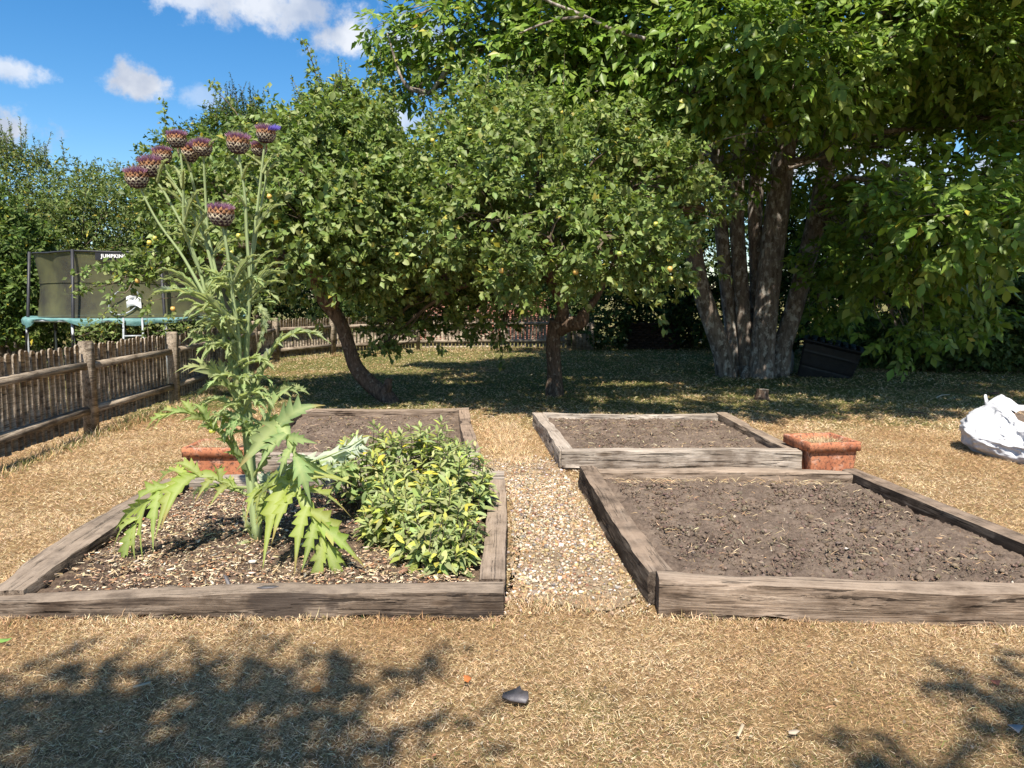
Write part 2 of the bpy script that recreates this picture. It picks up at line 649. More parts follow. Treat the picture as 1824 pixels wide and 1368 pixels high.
_ph = rng.uniform(0, 6.28, (6, 3))
_fr = np.array([[1, .7, .9], [-.8, 1.1, .6], [.5, -1.2, 1.0], [1.7, 1.3, -1.5], [-2.1, 1.6, 1.9], [2.6, -2.2, 2.4]])


def snoise(P, f=1.0):
    P = np.asarray(P, float) * f
    s = 0
    for k in range(6):
        s = s + np.sin(P @ _fr[k] + _ph[k, 0] + 1.3 * np.sin(P @ _fr[(k + 2) % 6] * .7 + _ph[k, 1])) / (1 + k * .35)
    return s / 2.6


def rand_unit(n, r=rng):
    return unit(r.normal(size=(n, 3)))


# ------------------------------------------------------------------ leaves
def tmpl_leaf4(w=.28, fold=.10, curve=.15):
    V = np.array([[0, 0, 0], [.45, w, fold], [.45, -w, fold], [1, 0, -curve], [.5, 0, 0]])
    F = np.array([[0, 2, 4], [2, 3, 4], [3, 1, 4], [1, 0, 4]])
    return V, F


def tmpl_leaf2(w=.25, fold=.08):
    V = np.array([[0, 0, 0], [.45, w, fold], [.45, -w, fold], [1, 0, -.08]])
    F = np.array([[0, 2, 3], [0, 3, 1]])
    return V, F


def tmpl_leaf_n(w=.25, fold=.08, curve=.2, st=(0.0, .12, .32, .58, .82, 1.0), prof=(0.02, .55, .95, 1.0, .6, 0.0), wav=0.0):
    V, F = [], []
    for i, (s, p) in enumerate(zip(st, prof)):
        z = -curve * s * s
        wv = wav * math.sin(i * 2.1)
        V += [[s, w * p, z + fold * p + wv], [s, 0, z], [s, -w * p, z + fold * p - wv]]
    for i in range(len(st) - 1):
        a = i * 3
        F += [[a, a + 1, a + 4], [a, a + 4, a + 3], [a + 1, a + 2, a + 5], [a + 1, a + 5, a + 4]]
    return np.array(V), np.array(F)


def frames(D, Nn):
    D = unit(D)
    Y = unit(np.cross(Nn, D))
    Z = np.cross(D, Y)
    return np.stack([D, Y, Z], -1)      # columns are local x, y, z


def scatter(tmpl, P, D, Nn, S):
    V, F = tmpl
    Rm = frames(D, Nn)
    VV = np.einsum('nij,kj->nki', Rm, V) * np.asarray(S)[:, None, None] + P[:, None, :]
    FF = (F[None] + (np.arange(len(P)) * len(V))[:, None, None]).reshape(-1, F.shape[1])
    return VV.reshape(-1, 3), FF


def pal_pick(pal, n, weights=None, jitter=.18, r=rng):
    pal = np.asarray(pal, float)
    i = r.choice(len(pal), n, p=weights)
    c = pal[i] * (1 + r.normal(0, jitter, (n, 1))) * (1 + r.normal(0, .05, (n, 3)))
    return np.clip(c, .004, .95)


def lobes_from(L):
    out = []
    for (px, py, Y, rp, *q) in L:
        c = at(px, py, Y)
        r = rp * Y / F_PX
        out.append((c, np.array([r, r * (q[0] if q else .9), r * .92])))
    return out


def lobe_points(lobes, n, r, inner=.5, skip_inside=.62, gap=None, gapf=1.0):
    C = np.array([l[0] for l in lobes])
    Rd = np.array([l[1] for l in lobes])
    w = (Rd[:, 0] * Rd[:, 2])
    w = w / w.sum()
    P, D, K = [], [], []
    left = n
    for it in range(8):
        m = int(left * 1.7) + 20
        k = r.choice(len(C), m, p=w)
        d = rand_unit(m, r)
        rr = inner + (1 - inner) * r.random(m) ** .6
        rr *= 1 + .26 * snoise(d * 2.6 + k[:, None] * 3.1)
        p = C[k] + d * Rd[k] * rr[:, None]
        q = ((p[:, None, :] - C[None]) / Rd[None])
        dist = np.linalg.norm(q, axis=-1)
        dist[np.arange(m), k] = 9
        ok = dist.min(1) > skip_inside
        if gap is not None:
            ok &= snoise(p, gapf) > gap
        ok &= p[:, 2] > .12
        P.append(p[ok]); D.append(d[ok]); K.append(k[ok])
        left = n - sum(len(x) for x in P)
        if left <= 0:
            break
    P, D, K = np.concatenate(P)[:n], np.concatenate(D)[:n], np.concatenate(K)[:n]
    return P, D, K


def twig_leaves(P, D, per, tl, Ls, r, droop=.25, up=.55):
    """per leaves around each twig; returns pos, dir, normal, size and twig end points"""
    n = len(P)
    axis = unit(D * .8 + np.array([0, 0, .35]) + r.normal(0, .55, (n, 3)))
    idx = np.repeat(np.arange(n), per)
    m = len(idx)
    s = r.random(m)
    pos = P[idx] + axis[idx] * (s * tl)[:, None] + r.normal(0, tl * .10, (m, 3))
    side = rand_unit(m, r)
    side = unit(side - axis[idx] * np.sum(side * axis[idx], 1, keepdims=True))
    d = unit(axis[idx] * (.35 + .6 * s)[:, None] + side * .8 + np.array([0, 0, -droop]))
    nn = unit(D[idx] * .35 + np.array([0, -.12, up]) + r.normal(0, .45, (m, 3)))
    S = Ls * r.uniform(.6, 1.2, m)
    return pos, d, nn, S, axis


def pick_front(pos, n, margin=10):
    """the leaves one sees first: nearest one of each small picture cell, then the nearest n of those"""
    x, y, z = to_px(pos)
    ok = (x > -margin) & (x < 1824 + margin) & (y > -margin) & (y < 1368) & (pos[:, 1] > 1)
    idx = np.nonzero(ok)[0]
    idx = idx[np.argsort(z[idx])]
    cell = (x[idx] // 14).astype(int) * 1000 + (y[idx] // 14).astype(int)
    _, first = np.unique(cell, return_index=True)
    cand = idx[np.sort(first)]
    return cand[np.argsort(z[cand])][:n]


def leaf_objects(parent, base, tmpls, mat, pal, pos, d, nn, S, sel, nvar=8, name='leaf', weights=None):
    meshes = []
    for i in range(nvar):
        V, F = tmpls[i % len(tmpls)]
        c = pal_pick(pal, 1, weights)[0]
        meshes.append(np_mesh(name, V, F, mat, np.tile(c, (len(V), 1)), True))
    Rm = frames(d[sel], nn[sel])
    for k, i in enumerate(sel):
        o = bpy.data.objects.new(name, meshes[k % nvar])
        m = Matrix([[*(Rm[k][0] * S[i]), pos[i][0] - base[0]], [*(Rm[k][1] * S[i]), pos[i][1] - base[1]],
                    [*(Rm[k][2] * S[i]), pos[i][2] - base[2]], [0, 0, 0, 1]])
        COL.objects.link(o)
        o.parent = parent
        o.matrix_local = m


def limbs(mb, start, start_r, lobes, P, K, r, twigs=10, tw_r=.006, sag=0.0, seg=6, parent=None, mat=None):
    """a limb to every lobe with twigs off it; with a parent each limb becomes a part of its own"""
    for i, (c, rad) in enumerate(lobes):
        if parent is not None:
            mb = MB()
        s = np.asarray(start[i] if isinstance(start, list) else start, float)
        L = np.linalg.norm(c - s)
        mid = s * .45 + c * .55 + np.array([r.normal(0, .07 * L), r.normal(0, .07 * L), .10 * L - sag])
        path = spline([s, s * .75 + mid * .25 + r.normal(0, .03 * L, 3), mid, c], 10)
        r0 = start_r[i] if isinstance(start_r, list) else start_r
        mb.add(*tube(path, np.linspace(r0, max(.012, r0 * .25), 10), seg, .12))
        mine = np.nonzero(K == i)[0]
        if len(mine):
            for j in r.choice(mine, min(twigs, len(mine)), replace=False):
                a = path[r.integers(6, 10)]
                b = P[j]
                m2 = (a + b) / 2 + r.normal(0, .10 * np.linalg.norm(b - a), 3)
                mb.add(*tube(spline([a, m2, b], 6), np.linspace(max(tw_r * 1.8, r0 * .18), tw_r * .6, 6), 4, 0, False))
        if parent is not None:
            mb.build('branch', mat, parent, True)


def foliage(name, parent, base, tmpl, mat, pal, pos, d, nn, S, keep=None, weights=None):
    if keep is not None:
        pos, d, nn, S = pos[keep], d[keep], nn[keep], S[keep]
    V, F = scatter(tmpl, pos, d, nn, S)
    c = pal_pick(pal, len(pos), weights)
    T = np.repeat(c, len(tmpl[0]), 0)
    return link(name, np_mesh(name, V - np.asarray(base), F, mat, T), parent, None, None, kind='stuff')


def apple_mesh():
    V, F = [], []
    prof = [(0, .36), (.3, .47), (.75, .42), (1.0, .05), (.98, -.15), (.72, -.42), (.3, -.5), (0, -.42)]
    seg = 10
    for (r0, z) in prof:
        for k in range(seg):
            a = 2 * math.pi * k / seg
            V.append([r0 * .52 * math.cos(a), r0 * .52 * math.sin(a), z])
    for i in range(len(prof) - 1):
        for k in range(seg):
            a, b = i * seg + k, i * seg + (k + 1) % seg
            F.append([a, a + seg, b + seg, b])
    return np.array(V), np.array(F)


# ------------------------------------------------------------------ ground
BEDS = {   # outer corners: front-left, front-right, back-right, back-left
    'fr': [(.68, 3.37), (2.97, 3.19), (2.72, 5.70), (.53, 5.75)],
    'br': [(.42, 6.40), (2.62, 6.36), (2.50, 8.48), (.22, 8.61)],
    'fl': [(-2.46, 3.34), (-.04, 3.34), (-.05, 5.58), (-2.56, 5.58)],
    'bl': [(-2.32, 6.25), (-.28, 6.24), (-.50, 8.88), (-2.64, 8.79)]}
PATH = [(.0, 3.55), (.63, 3.62), (.46, 6.1), (.26, 6.75), (-.18, 6.75), (-.2, 6.1), (.0, 5.5)]


def inside(poly, x, y):
    c = np.zeros(len(x), bool)
    n = len(poly)
    for i in range(n):
        x0, y0 = poly[i]
        x1, y1 = poly[(i + 1) % n]
        m = ((y0 > y) != (y1 > y)) & (x < (x1 - x0) * (y - y0) / (y1 - y0 + 1e-12) + x0)
        c ^= m
    return c


def ground():
    xs = np.concatenate([[-500, -200, -80, -40, -25], np.arange(-16, 16.01, .25), [25, 40, 80, 200, 500]])
    ys = np.concatenate([[-300, -100, -40, -15, -6, -2], np.arange(0, 26.01, .25), [30, 40, 80, 200, 600]])
    X, Y = np.meshgrid(xs, ys)
    near = np.exp(-((np.abs(X) - 4).clip(0) / 14) ** 2 - ((np.abs(Y - 12) - 6).clip(0) / 9) ** 2)
    P = np.stack([X, Y, 0 * X], -1).reshape(-1, 3)
    Z = (snoise(P, .55) * .012 + snoise(P, 2.3) * .006 - .006) * near.ravel()
    P[:, 2] = np.minimum(Z, .004)
    ny, nx = X.shape
    i = np.arange(ny - 1)[:, None] * nx + np.arange(nx - 1)[None]
    F = np.stack([i, i + 1, i + nx + 1, i + nx], -1).reshape(-1, 4)
    obj('lawn', P, F, M['lawn'], None, None, True, kind='structure')
    # gravel path sheet with a ragged edge, just above the lawn
    ring = spline(np.array([(x, y, .010) for x, y in PATH + PATH[:1]]), 90)[:-1]
    ring[:, :2] += rng.normal(0, .02, (len(ring), 2))
    c = ring.mean(0)
    V = np.vstack([ring, c])
    k = np.arange(len(ring))
    obj('gravel_path', V, np.stack([k, (k + 1) % len(ring), np.full(len(ring), len(ring))], -1), M['path'], None, kind='structure')


ground()


def gravel():
    n = 30000
    x = rng.uniform(-.35, .85, n)
    y = rng.uniform(3.35, 6.9, n)
    P = np.stack([x, y, 0 * x], -1)
    core = inside(PATH, x, y)
    # distance fades out: outside the path only some stones stray
    stray = rng.random(n) < .10
    ok = core & (rng.random(n) < np.where(y > 6.1, .35, np.where(snoise(P, 3) > .35, .45, .92))) | (~core & stray)
    for b in BEDS.values():
        ok &= ~inside(b, x, y)
    P = P[ok]
    n = len(P)
    th = rng.uniform(0, 2 * np.pi, n)
    s = rng.gamma(4, .0021, n).clip(.0035, .022)
    # squashed irregular 8-vertex pebble, 12 triangles
    base = np.array([[-1, 0, -.3], [-.3, -.8, -.4], [.8, -.5, -.3], [.9, .4, -.4], [0, .8, -.3], [-.6, .2, .5], [.4, -.3, .65], [.4, .45, .45]])
    T = np.array([[0, 1, 5], [1, 6, 5], [1, 2, 6], [2, 3, 6], [3, 7, 6], [3, 4, 7], [4, 5, 7], [4, 0, 5], [5, 6, 7], [0, 4, 1], [1, 4, 3], [1, 3, 2]])
    V = np.repeat(base[None], n, 0) * (1 + rng.normal(0, .16, (n, 8, 3)))
    V = V * s[:, None, None] * np.stack([np.ones(n), rng.uniform(.6, 1, n), rng.uniform(.5, .9, n)], -1)[:, None]
    ca, sa = np.cos(th), np.sin(th)
    X = V[..., 0] * ca[:, None] - V[..., 1] * sa[:, None]
    Y = V[..., 0] * sa[:, None] + V[..., 1] * ca[:, None]
    V = np.stack([X, Y, V[..., 2]], -1) + P[:, None] + np.array([0, 0, .012]) + (s * .25)[:, None, None] * np.array([0, 0, 1])
    F = (T[None] + (np.arange(n) * 8)[:, None, None]).reshape(-1, 3)
    pal = [(.45, .37, .27), (.36, .27, .17), (.58, .51, .42), (.30, .20, .115), (.36, .21, .10), (.22, .19, .165), (.44, .31, .16), (.26, .14, .085)]
    c = pal_pick(pal, n, [.2, .2, .14, .12, .08, .08, .13, .05])
    obj('gravel', V.reshape(-1, 3), F, M['stone'], None, np.repeat(c, 8, 0), kind='stuff')


gravel()

STRAW = [(.74, .56, .335), (.64, .46, .25), (.84, .68, .44), (.46, .315, .175), (.56, .385, .22), (.28, .185, .11)]
STRAW_W = [.28, .24, .16, .14, .12, .06]
GREENS = [(.10, .13, .035), (.16, .18, .05), (.24, .22, .07)]


def blades(x, y, ln, wd, lean0=.7, lean1=1.5, green=None, curved=False, z0=0.0, r=rng):
    n = len(x)
    az = r.uniform(0, 2 * np.pi, n)
    lean = r.uniform(lean0, lean1, n)
    PP = np.stack([x, y, 0 * x], -1)
    patch = (snoise(PP, 1.1) * .5 + snoise(PP + 3, 3.7) * .45)[:, None]
    L = ln * r.uniform(.55, 1.25, n)
    w = wd * r.uniform(.7, 1.3, n)
    d = np.stack([np.cos(az) * np.sin(lean), np.sin(az) * np.sin(lean), np.cos(lean)], -1)
    a2 = r.uniform(0, 2 * np.pi, n)
    sx = np.stack([np.cos(a2), np.sin(a2), r.uniform(-.4, .4, n)], -1)
    side = unit(np.cross(d, sx))
    base = np.stack([x, y, np.full(n, z0) if np.ndim(z0) == 0 else z0], -1)
    base[:, 2] += r.uniform(-.002, .010, n)
    c = pal_pick(STRAW, n, STRAW_W, .16, r)
    q = np.clip(patch * 1.2, -1, 1)
    c = c * np.where(q > 0, 1 - q * np.array([.30, .42, .52]), 1 - q * np.array([.10, .14, .22]))
    if green is not None:
        g = r.random(n) < green
        c[g] = pal_pick(GREENS, int(g.sum()), None, .2, r)
    if curved:
        mid = base + d * (L * .5)[:, None]
        d2 = unit(d + r.normal(0, .35, (n, 3)) + np.array([0, 0, -.45]))
        tip = mid + d2 * (L * .55)[:, None]
        tip[:, 2] = np.maximum(tip[:, 2], .004)
        V = np.stack([base - side * w[:, None] / 2, base + side * w[:, None] / 2, mid - side * w[:, None] * .42, mid + side * w[:, None] * .42, tip], 1)
        T = np.array([[0, 1, 3], [0, 3, 2], [2, 3, 4]])
        k = 5
    else:
        tip = base + d * L[:, None]
        tip[:, 2] = np.maximum(tip[:, 2], .004)
        V = np.stack([base - side * w[:, None] / 2, base + side * w[:, None] / 2, tip], 1)
        T = np.array([[0, 1, 2]])
        k = 3
    F = (T[None] + (np.arange(n) * k)[:, None, None]).reshape(-1, 3)
    return V.reshape(-1, 3), F, np.repeat(c, k, 0)


def lawn_mask(x, y):
    ok = np.ones(len(x), bool)
    for b in BEDS.values():
        ok &= ~inside(b, x, y)
    core = inside(PATH, x, y)
    ok &= ~(core & (rng.random(len(x)) > np.where(y > 6.1, .5, .03)))
    return ok


def green_at(x, y):
    P = np.stack([x, y, 0 * x], -1)
    g = snoise(P, .9) * .5 + snoise(P, 3.1) * .4
    far = np.clip((y - 8.6) / 1.6, 0, 1) * .55
    bot = np.clip((2.75 - y) / .5, 0, 1) * .22 * (x > -.3)
    return np.clip((g - .30) * .7, 0, .45) + far + bot + .03


def grass():
    mb = MB()
    for (y0, y1, dens, ln, wd, curved) in [(1.9, 3.3, 26000, .021, .0020, False), (1.9, 3.3, 3200, .036, .0017, True), (3.3, 5.0, 15000, .024, .0026, False), (3.3, 5.0, 2000, .038, .0022, True),
                                           (5.0, 8.2, 6500, .034, .0036, False), (8.2, 12, 2000, .046, .0070, False), (12, 18, 600, .055, .011, False), (18, 24, 260, .06, .016, False)]:
        hw = y1 * .72 + .25
        n = int(dens * (y1 - y0) * hw * 2)
        x = rng.uniform(-hw, hw, n)
        y = rng.uniform(y0, y1, n)
        ok = (np.abs(x) < y * .72 + .25) & lawn_mask(x, y)
        if y0 > 11:
            ok &= x > -5.6
        x, y = x[ok], y[ok]
        P = np.stack([x, y, 0 * x], -1)
        thin = rng.random(len(x)) < .72 + .3 * snoise(P, 5.0)
        x, y = x[thin], y[thin]
        mb.add(*blades(x, y, ln, wd, .75, 1.5, green_at(x, y), curved))
    mb.build('grass', M['straw'], None, kind='stuff')


grass()


def long_grass():
    """uncut straw along sleepers, fence and in the gap between the back beds"""
    mb = MB()

    def strip(p0, p1, n, wdt, ln, green=.05, l0=.15, l1=.9, w=.0035):
        t = rng.random(n)
        x = p0[0] + (p1[0] - p0[0]) * t + rng.normal(0, wdt, n)
        y = p0[1] + (p1[1] - p0[1]) * t + rng.normal(0, wdt, n)
        keep = np.ones(n, bool)
        for b in BEDS.values():
            keep &= ~inside(b, x, y)
        x, y = x[keep], y[keep]
        cl = np.stack([x, y, 0 * x], -1)
        L = ln * (.75 + .5 * snoise(cl, 7.0)).clip(.3, 1.4)
        V, F, T = blades(x, y, L, w, l0, l1, np.full(len(x), green), True)
        mb.add(V, F, T)
    strip((-2.6, 3.27), (0, 3.29), 900, .035, .042)
    strip((.7, 3.30), (3.0, 3.12), 800, .03, .042)
    strip((.0, 3.45), (.66, 3.45), 900, .07, .05)
    strip((-2.62, 3.3), (-2.64, 5.5), 900, .04, .06)
    strip((2.98, 3.2), (2.75, 5.7), 900, .04, .06)
    strip((.02, 3.5), (-.02, 5.6), 700, .03, .05, .1)
    strip((.60, 3.6), (.46, 5.8), 700, .03, .05, .1)
    strip((2.6, 6.3), (2.5, 8.5), 700, .05, .07)
    strip((-2.5, 6.1), (-2.75, 8.9), 700, .05, .07, .1)
    n = 2600
    x, y = rng.uniform(-.2, .65, n), rng.uniform(3.5, 6.6, n)
    ok = inside(PATH, x, y) & (rng.random(n) < (.45 + .6 * snoise(np.stack([x, y, 0 * x], -1), 4.0)).clip(.08, 1))
    V, F, T = blades(x[ok], y[ok], .04, .0024, 1.1, 1.55, None, True, np.full(ok.sum(), .022))
    mb.add(V, F, T)
    for _ in range(10):
        a = rng.uniform(-.15, .2)
        strip((a, 6.5), (a - .2, 8.7), 330, .07, .10, .02, .3, 1.2, .004)
    FP = [(-4.35, 5.0), (-4.60, 8.0), (-4.66, 10.25), (-4.9, 12.6), (-5.2, 14.95), (-5.5, 17.3), (-4.6, 19.0), (-2.65, 20.9), (-.45, 21.2), (1.7, 21.2)]
    for a, b in zip(FP[:-1], FP[1:]):
        strip((a[0] + .1, a[1] - .05), (b[0] + .1, b[1] - .05), 1400, .07, .13, .4, .1, .8, .006)
    mb.build('long_grass', M['straw'], None, kind='stuff')


long_grass()


# ------------------------------------------------------------------ raised beds
def sleeper_mesh(L, w, h, seed, worn=.008, sag=None):
    nx, ny, nz = 46, 5, 5
    r = np.random.default_rng(seed)
    pts, quads = [], []

    def face(o, u, v, nu, nv):
        b = len(pts)
        for i in range(nu + 1):
            for j in range(nv + 1):
                pts.append(np.array(o) + np.array(u) * (i / nu) + np.array(v) * (j / nv))
        for i in range(nu):
            for j in range(nv):
                a = b + i * (nv + 1) + j
                quads.append([a, a + nv + 1, a + nv + 2, a + 1])
    x0, y0, z0 = -L / 2, -w / 2, 0
    face((x0, y0, h), (L, 0, 0), (0, w, 0), nx, ny)
    face((x0, y0, 0), (L, 0, 0), (0, 0, h), nx, nz)
    face((x0 + L, y0 + w, 0), (-L, 0, 0), (0, 0, h), nx, nz)
    face((x0, y0 + w, 0), (0, -w, 0), (0, 0, h), ny, nz)
    face((x0 + L, y0, 0), (0, w, 0), (0, 0, h), ny, nz)
    V = np.array(pts)
    # rounded, worn arrises
    e = np.array([V[:, 1] / (w / 2), (V[:, 2] - h / 2) / (h / 2)]).T
    rad = .012
    ay = np.clip(np.abs(V[:, 1]) - (w / 2 - rad), 0, None)
    az = np.clip(V[:, 2] - (h - rad), 0, None)
    dd = np.sqrt(ay ** 2 + az ** 2)
    f = np.where(dd > rad, rad / np.maximum(dd, 1e-9), 1)
    V[:, 1] = np.sign(V[:, 1]) * ((np.abs(V[:, 1]) - ay) + ay * f)
    V[:, 2] = (V[:, 2] - az) + az * f
    off = r.uniform(-40, 40, 3)
    Q = V * np.array([2.0, 14, 14]) + off
    V[:, 1] += worn * snoise(Q, 1.0) * .7 + .8 * worn * snoise(V * np.array([9, 40, 40]) + off)
    V[:, 2] += worn * snoise(Q + 9, 1.0) * .7 * (V[:, 2] > .03)
    # bites along the upper arrises
    bite = np.clip(snoise(V * np.array([5.5, 3, 3]) + off, 1.0) - .45, 0, 1) * .035
    edge = np.exp(-((np.abs(V[:, 1]) - w / 2) / .02) ** 2) * np.exp(-((V[:, 2] - h) / .03) ** 2)
    V[:, 2] -= bite * edge
    V[:, 1] -= np.sign(V[:, 1]) * bite * edge * .7
    V[:, 1] += .014 * np.sin(V[:, 0] * 1.3 + off[0])
    V[:, 2] += .006 * np.sin(V[:, 0] * 1.9 + off[1]) * (V[:, 2] > .03)
    rag = np.clip(snoise(np.stack([V[:, 0] * 4.2 + off[1], 0 * V[:, 0] + off[2], 0 * V[:, 0]], -1)) - .12, 0, .6) * .055
    V[:, 2] += rag * (V[:, 2] < .01) * (V[:, 1] < 0)
    V[:, 1] += rag * .5 * (V[:, 2] < .01) * (V[:, 1] < 0)
    if sag is not None:
        V[:, 2] += np.interp(V[:, 0], np.linspace(-L / 2, L / 2, len(sag)), sag) * (V[:, 2] > .01)
    return V, np.array(quads)


def sleeper(parent, p0, p1, w, h, mat, seed, worn=.008, sag=None, base=None, z=0.0):
    p0, p1 = np.array(p0, float), np.array(p1, float)
    L = np.linalg.norm(p1 - p0)
    c = (p0 + p1) / 2
    V, F = sleeper_mesh(L, w, h, seed, worn, sag)
    me = np_mesh('sleeper', V, F, M[mat], None, True)
    return link('sleeper', me, parent, (c[0] - base[0], c[1] - base[1], z), (0, 0, math.atan2(p1[1] - p0[1], p1[0] - p0[0])))


def soil_surface(parent, poly, z, base, amp, seed, mat='soil', n=110):
    P = np.array(poly, float)
    u, v = np.meshgrid(np.linspace(0, 1, n), np.linspace(0, 1, n))
    u, v = u.ravel()[:, None], v.ravel()[:, None]
    Q = (P[0] * (1 - u) + P[1] * u) * (1 - v) + (P[3] * (1 - u) + P[2] * u) * v
    V = np.hstack([Q, np.full((n * n, 1), z)])
    r = np.random.default_rng(seed)
    V[:, 2] += amp * (.5 * snoise(V, 3.1) + .45 * snoise(V + 4, 11) + .40 * snoise(V + 8, 27)) + r.normal(0, amp * .30, n * n)
    e = np.minimum(np.minimum(u, 1 - u), np.minimum(v, 1 - v)).ravel()
    V[:, 2] -= .02 * np.exp(-(e / .03) ** 2)
    i = np.arange(n - 1)[:, None] * n + np.arange(n - 1)[None]
    F = np.stack([i, i + 1, i + n + 1, i + n], -1).reshape(-1, 4)
    obj('soil', V, F, M[mat], parent, None, True, kind='stuff')
    return V


ICO_V = None


def ico():
    global ICO_V
    if ICO_V is None:
        t = (1 + 5 ** .5) / 2
        V = np.array([[-1, t, 0], [1, t, 0], [-1, -t, 0], [1, -t, 0], [0, -1, t], [0, 1, t], [0, -1, -t], [0, 1, -t], [t, 0, -1], [t, 0, 1], [-t, 0, -1], [-t, 0, 1]])
        F = np.array([[0, 11, 5], [0, 5, 1], [0, 1, 7], [0, 7, 10], [0, 10, 11], [1, 5, 9], [5, 11, 4], [11, 10, 2], [10, 7, 6], [7, 1, 8],
                      [3, 9, 4], [3, 4, 2], [3, 2, 6], [3, 6, 8], [3, 8, 9], [4, 9, 5], [2, 4, 11], [6, 2, 10], [8, 6, 7], [9, 8, 1]])
        ICO_V = (unit(V), F)
    return ICO_V


def quad_points(poly, n, r, m=.04):
    P = np.array(poly, float)
    u, v = r.uniform(m, 1 - m, (n, 1)), r.uniform(m, 1 - m, (n, 1))
    return (P[0] * (1 - u) + P[1] * u) * (1 - v) + (P[3] * (1 - u) + P[2] * u) * v


def clods(parent, poly, z, n, seed, smax=.024):
    r = np.random.default_rng(seed)
    Q = quad_points(poly, n, r)
    V0 = np.array([[1, 0, 0], [0, 1, 0], [-1, 0, 0], [0, -1, 0], [0, 0, 1], [0, 0, -1]], float)
    F0 = np.array([[0, 1, 4], [1, 2, 4], [2, 3, 4], [3, 0, 4], [1, 0, 5], [2, 1, 5], [3, 2, 5], [0, 3, 5]])
    s = r.gamma(1.2, .0034, n).clip(.0018, smax)
    V = np.repeat(V0[None], n, 0) * (1 + r.normal(0, .28, (n, 6, 3))) * np.stack([r.uniform(.8, 1.3, n), r.uniform(.8, 1.3, n), r.uniform(.55, .95, n)], -1)[:, None] * s[:, None, None]
    V = V + np.hstack([Q, z + (s * .25)[:, None] + r.uniform(-.003, .006, (n, 1))])[:, None]
    F = (F0[None] + (np.arange(n) * 6)[:, None, None]).reshape(-1, 3)
    c = pal_pick([(.142, .103, .075), (.168, .124, .092), (.116, .083, .060), (.195, .147, .11)], n, [.4, .3, .2, .1], .10, r)
    pale = r.random(n) < .012
    c[pale] = pal_pick([(.5, .43, .33), (.42, .36, .28), (.45, .25, .15)], int(pale.sum()), None, .1, r)
    obj('soil_clods', V.reshape(-1, 3), F, M['clod'], parent, np.repeat(c, 6, 0), kind='stuff')


def straw_bits(parent, poly, z, n, seed, ln=.05, edge=False, name='dry_stems'):
    r = np.random.default_rng(seed)
    Q = quad_points(poly, n, r, .02)
    V, F, T = blades(Q[:, 0], Q[:, 1], ln, .0032, .9, 1.6, None, True, np.full(n, z + .006), r)
    V[:, 2] = np.maximum(V[:, 2], z)
    obj(name, V, F, M['straw'], parent, T, kind='stuff')


def bed(name, label, poly, parts, soil_poly, soil_z, seed, dens=3000, mat='soil', amp=.024):
    c = np.mean(np.array(poly), 0)
    t = thing('raised_bed', label, 'raised bed', (c[0], c[1], 0), 'sleeper raised beds on the lawn')
    for k, (p0, p1, w, h, m, *q) in enumerate(parts):
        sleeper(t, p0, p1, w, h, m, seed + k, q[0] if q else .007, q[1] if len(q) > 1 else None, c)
    soil_surface(t, soil_poly, soil_z, c, amp, seed, mat)
    return t


# front right
t_fr = bed('raised_bed', 'sleeper bed of bare crumbly soil nearest on the right of the gravel path', BEDS['fr'],
           [((.735, 3.50), (.595, 5.75), .13, .175, 'sleeper_tar_shade', .010), ((.70, 3.435), (2.98, 3.255), .13, .17, 'sleeper', .012),
            ((2.925, 3.30), (2.645, 5.72), .13, .165, 'sleeper_tar_shade'), ((.665, 5.68), (2.60, 5.585), .13, .165, 'sleeper', .014)],
           [(.76, 3.5), (2.88, 3.32), (2.60, 5.56), (.66, 5.64)], .105, 11)
clods(t_fr, [(.82, 3.54), (2.84, 3.36), (2.57, 5.5), (.70, 5.6)], .105, 15000, 5)
straw_bits(t_fr, [(.82, 3.54), (2.84, 3.36), (2.57, 5.5), (.70, 5.6)], .108, 520, 6)
straw_bits(t_fr, [(.72, 5.44), (2.5, 5.38), (2.5, 5.5), (.72, 5.58)], .106, 300, 8, .07)
# back right
t_br = bed('raised_bed', 'bare soil sleeper bed behind, its pale grey front sleeper ending at a terracotta planter', BEDS['br'],
           [((.49, 6.36), (.29, 8.60), .13, .17, 'sleeper_pale', .012), ((.43, 6.36), (2.50, 6.335), .13, .185, 'sleeper_pale', .008),
            ((2.50, 6.45), (2.42, 8.50), .13, .175, 'sleeper'), ((.36, 8.55), (2.36, 8.43), .13, .165, 'sleeper_pale', .016)],
           [(.53, 6.42), (2.44, 6.40), (2.36, 8.38), (.36, 8.5)], .115, 21)
clods(t_br, [(.58, 6.48), (2.4, 6.46), (2.32, 8.34), (.42, 8.42)], .115, 6500, 15)
straw_bits(t_br, [(.58, 6.48), (2.4, 6.46), (2.32, 8.34), (.42, 8.42)], .118, 420, 16, .06)
# back left
t_bl = bed('raised_bed', 'bare soil sleeper bed behind the artichoke and the sage', BEDS['bl'],
           [((-.345, 6.30), (-.565, 8.76), .13, .175, 'sleeper_brown', .005), ((-2.20, 6.285), (-.29, 6.275), .13, .17, 'sleeper_pale'),
            ((-2.28, 6.30), (-2.58, 8.72), .13, .165, 'sleeper'), ((-2.64, 8.79), (-.52, 8.86), .13, .17, 'sleeper', .006)],
           [(-2.2, 6.34), (-.42, 6.33), (-.62, 8.80), (-2.52, 8.73)], .10, 31)
clods(t_bl, [(-2.15, 6.4), (-.45, 6.4), (-.66, 8.72), (-2.46, 8.66)], .10, 6500, 25)
straw_bits(t_bl, [(-2.15, 6.4), (-.45, 6.4), (-.66, 8.72), (-2.46, 8.66)], .103, 420, 26, .06)
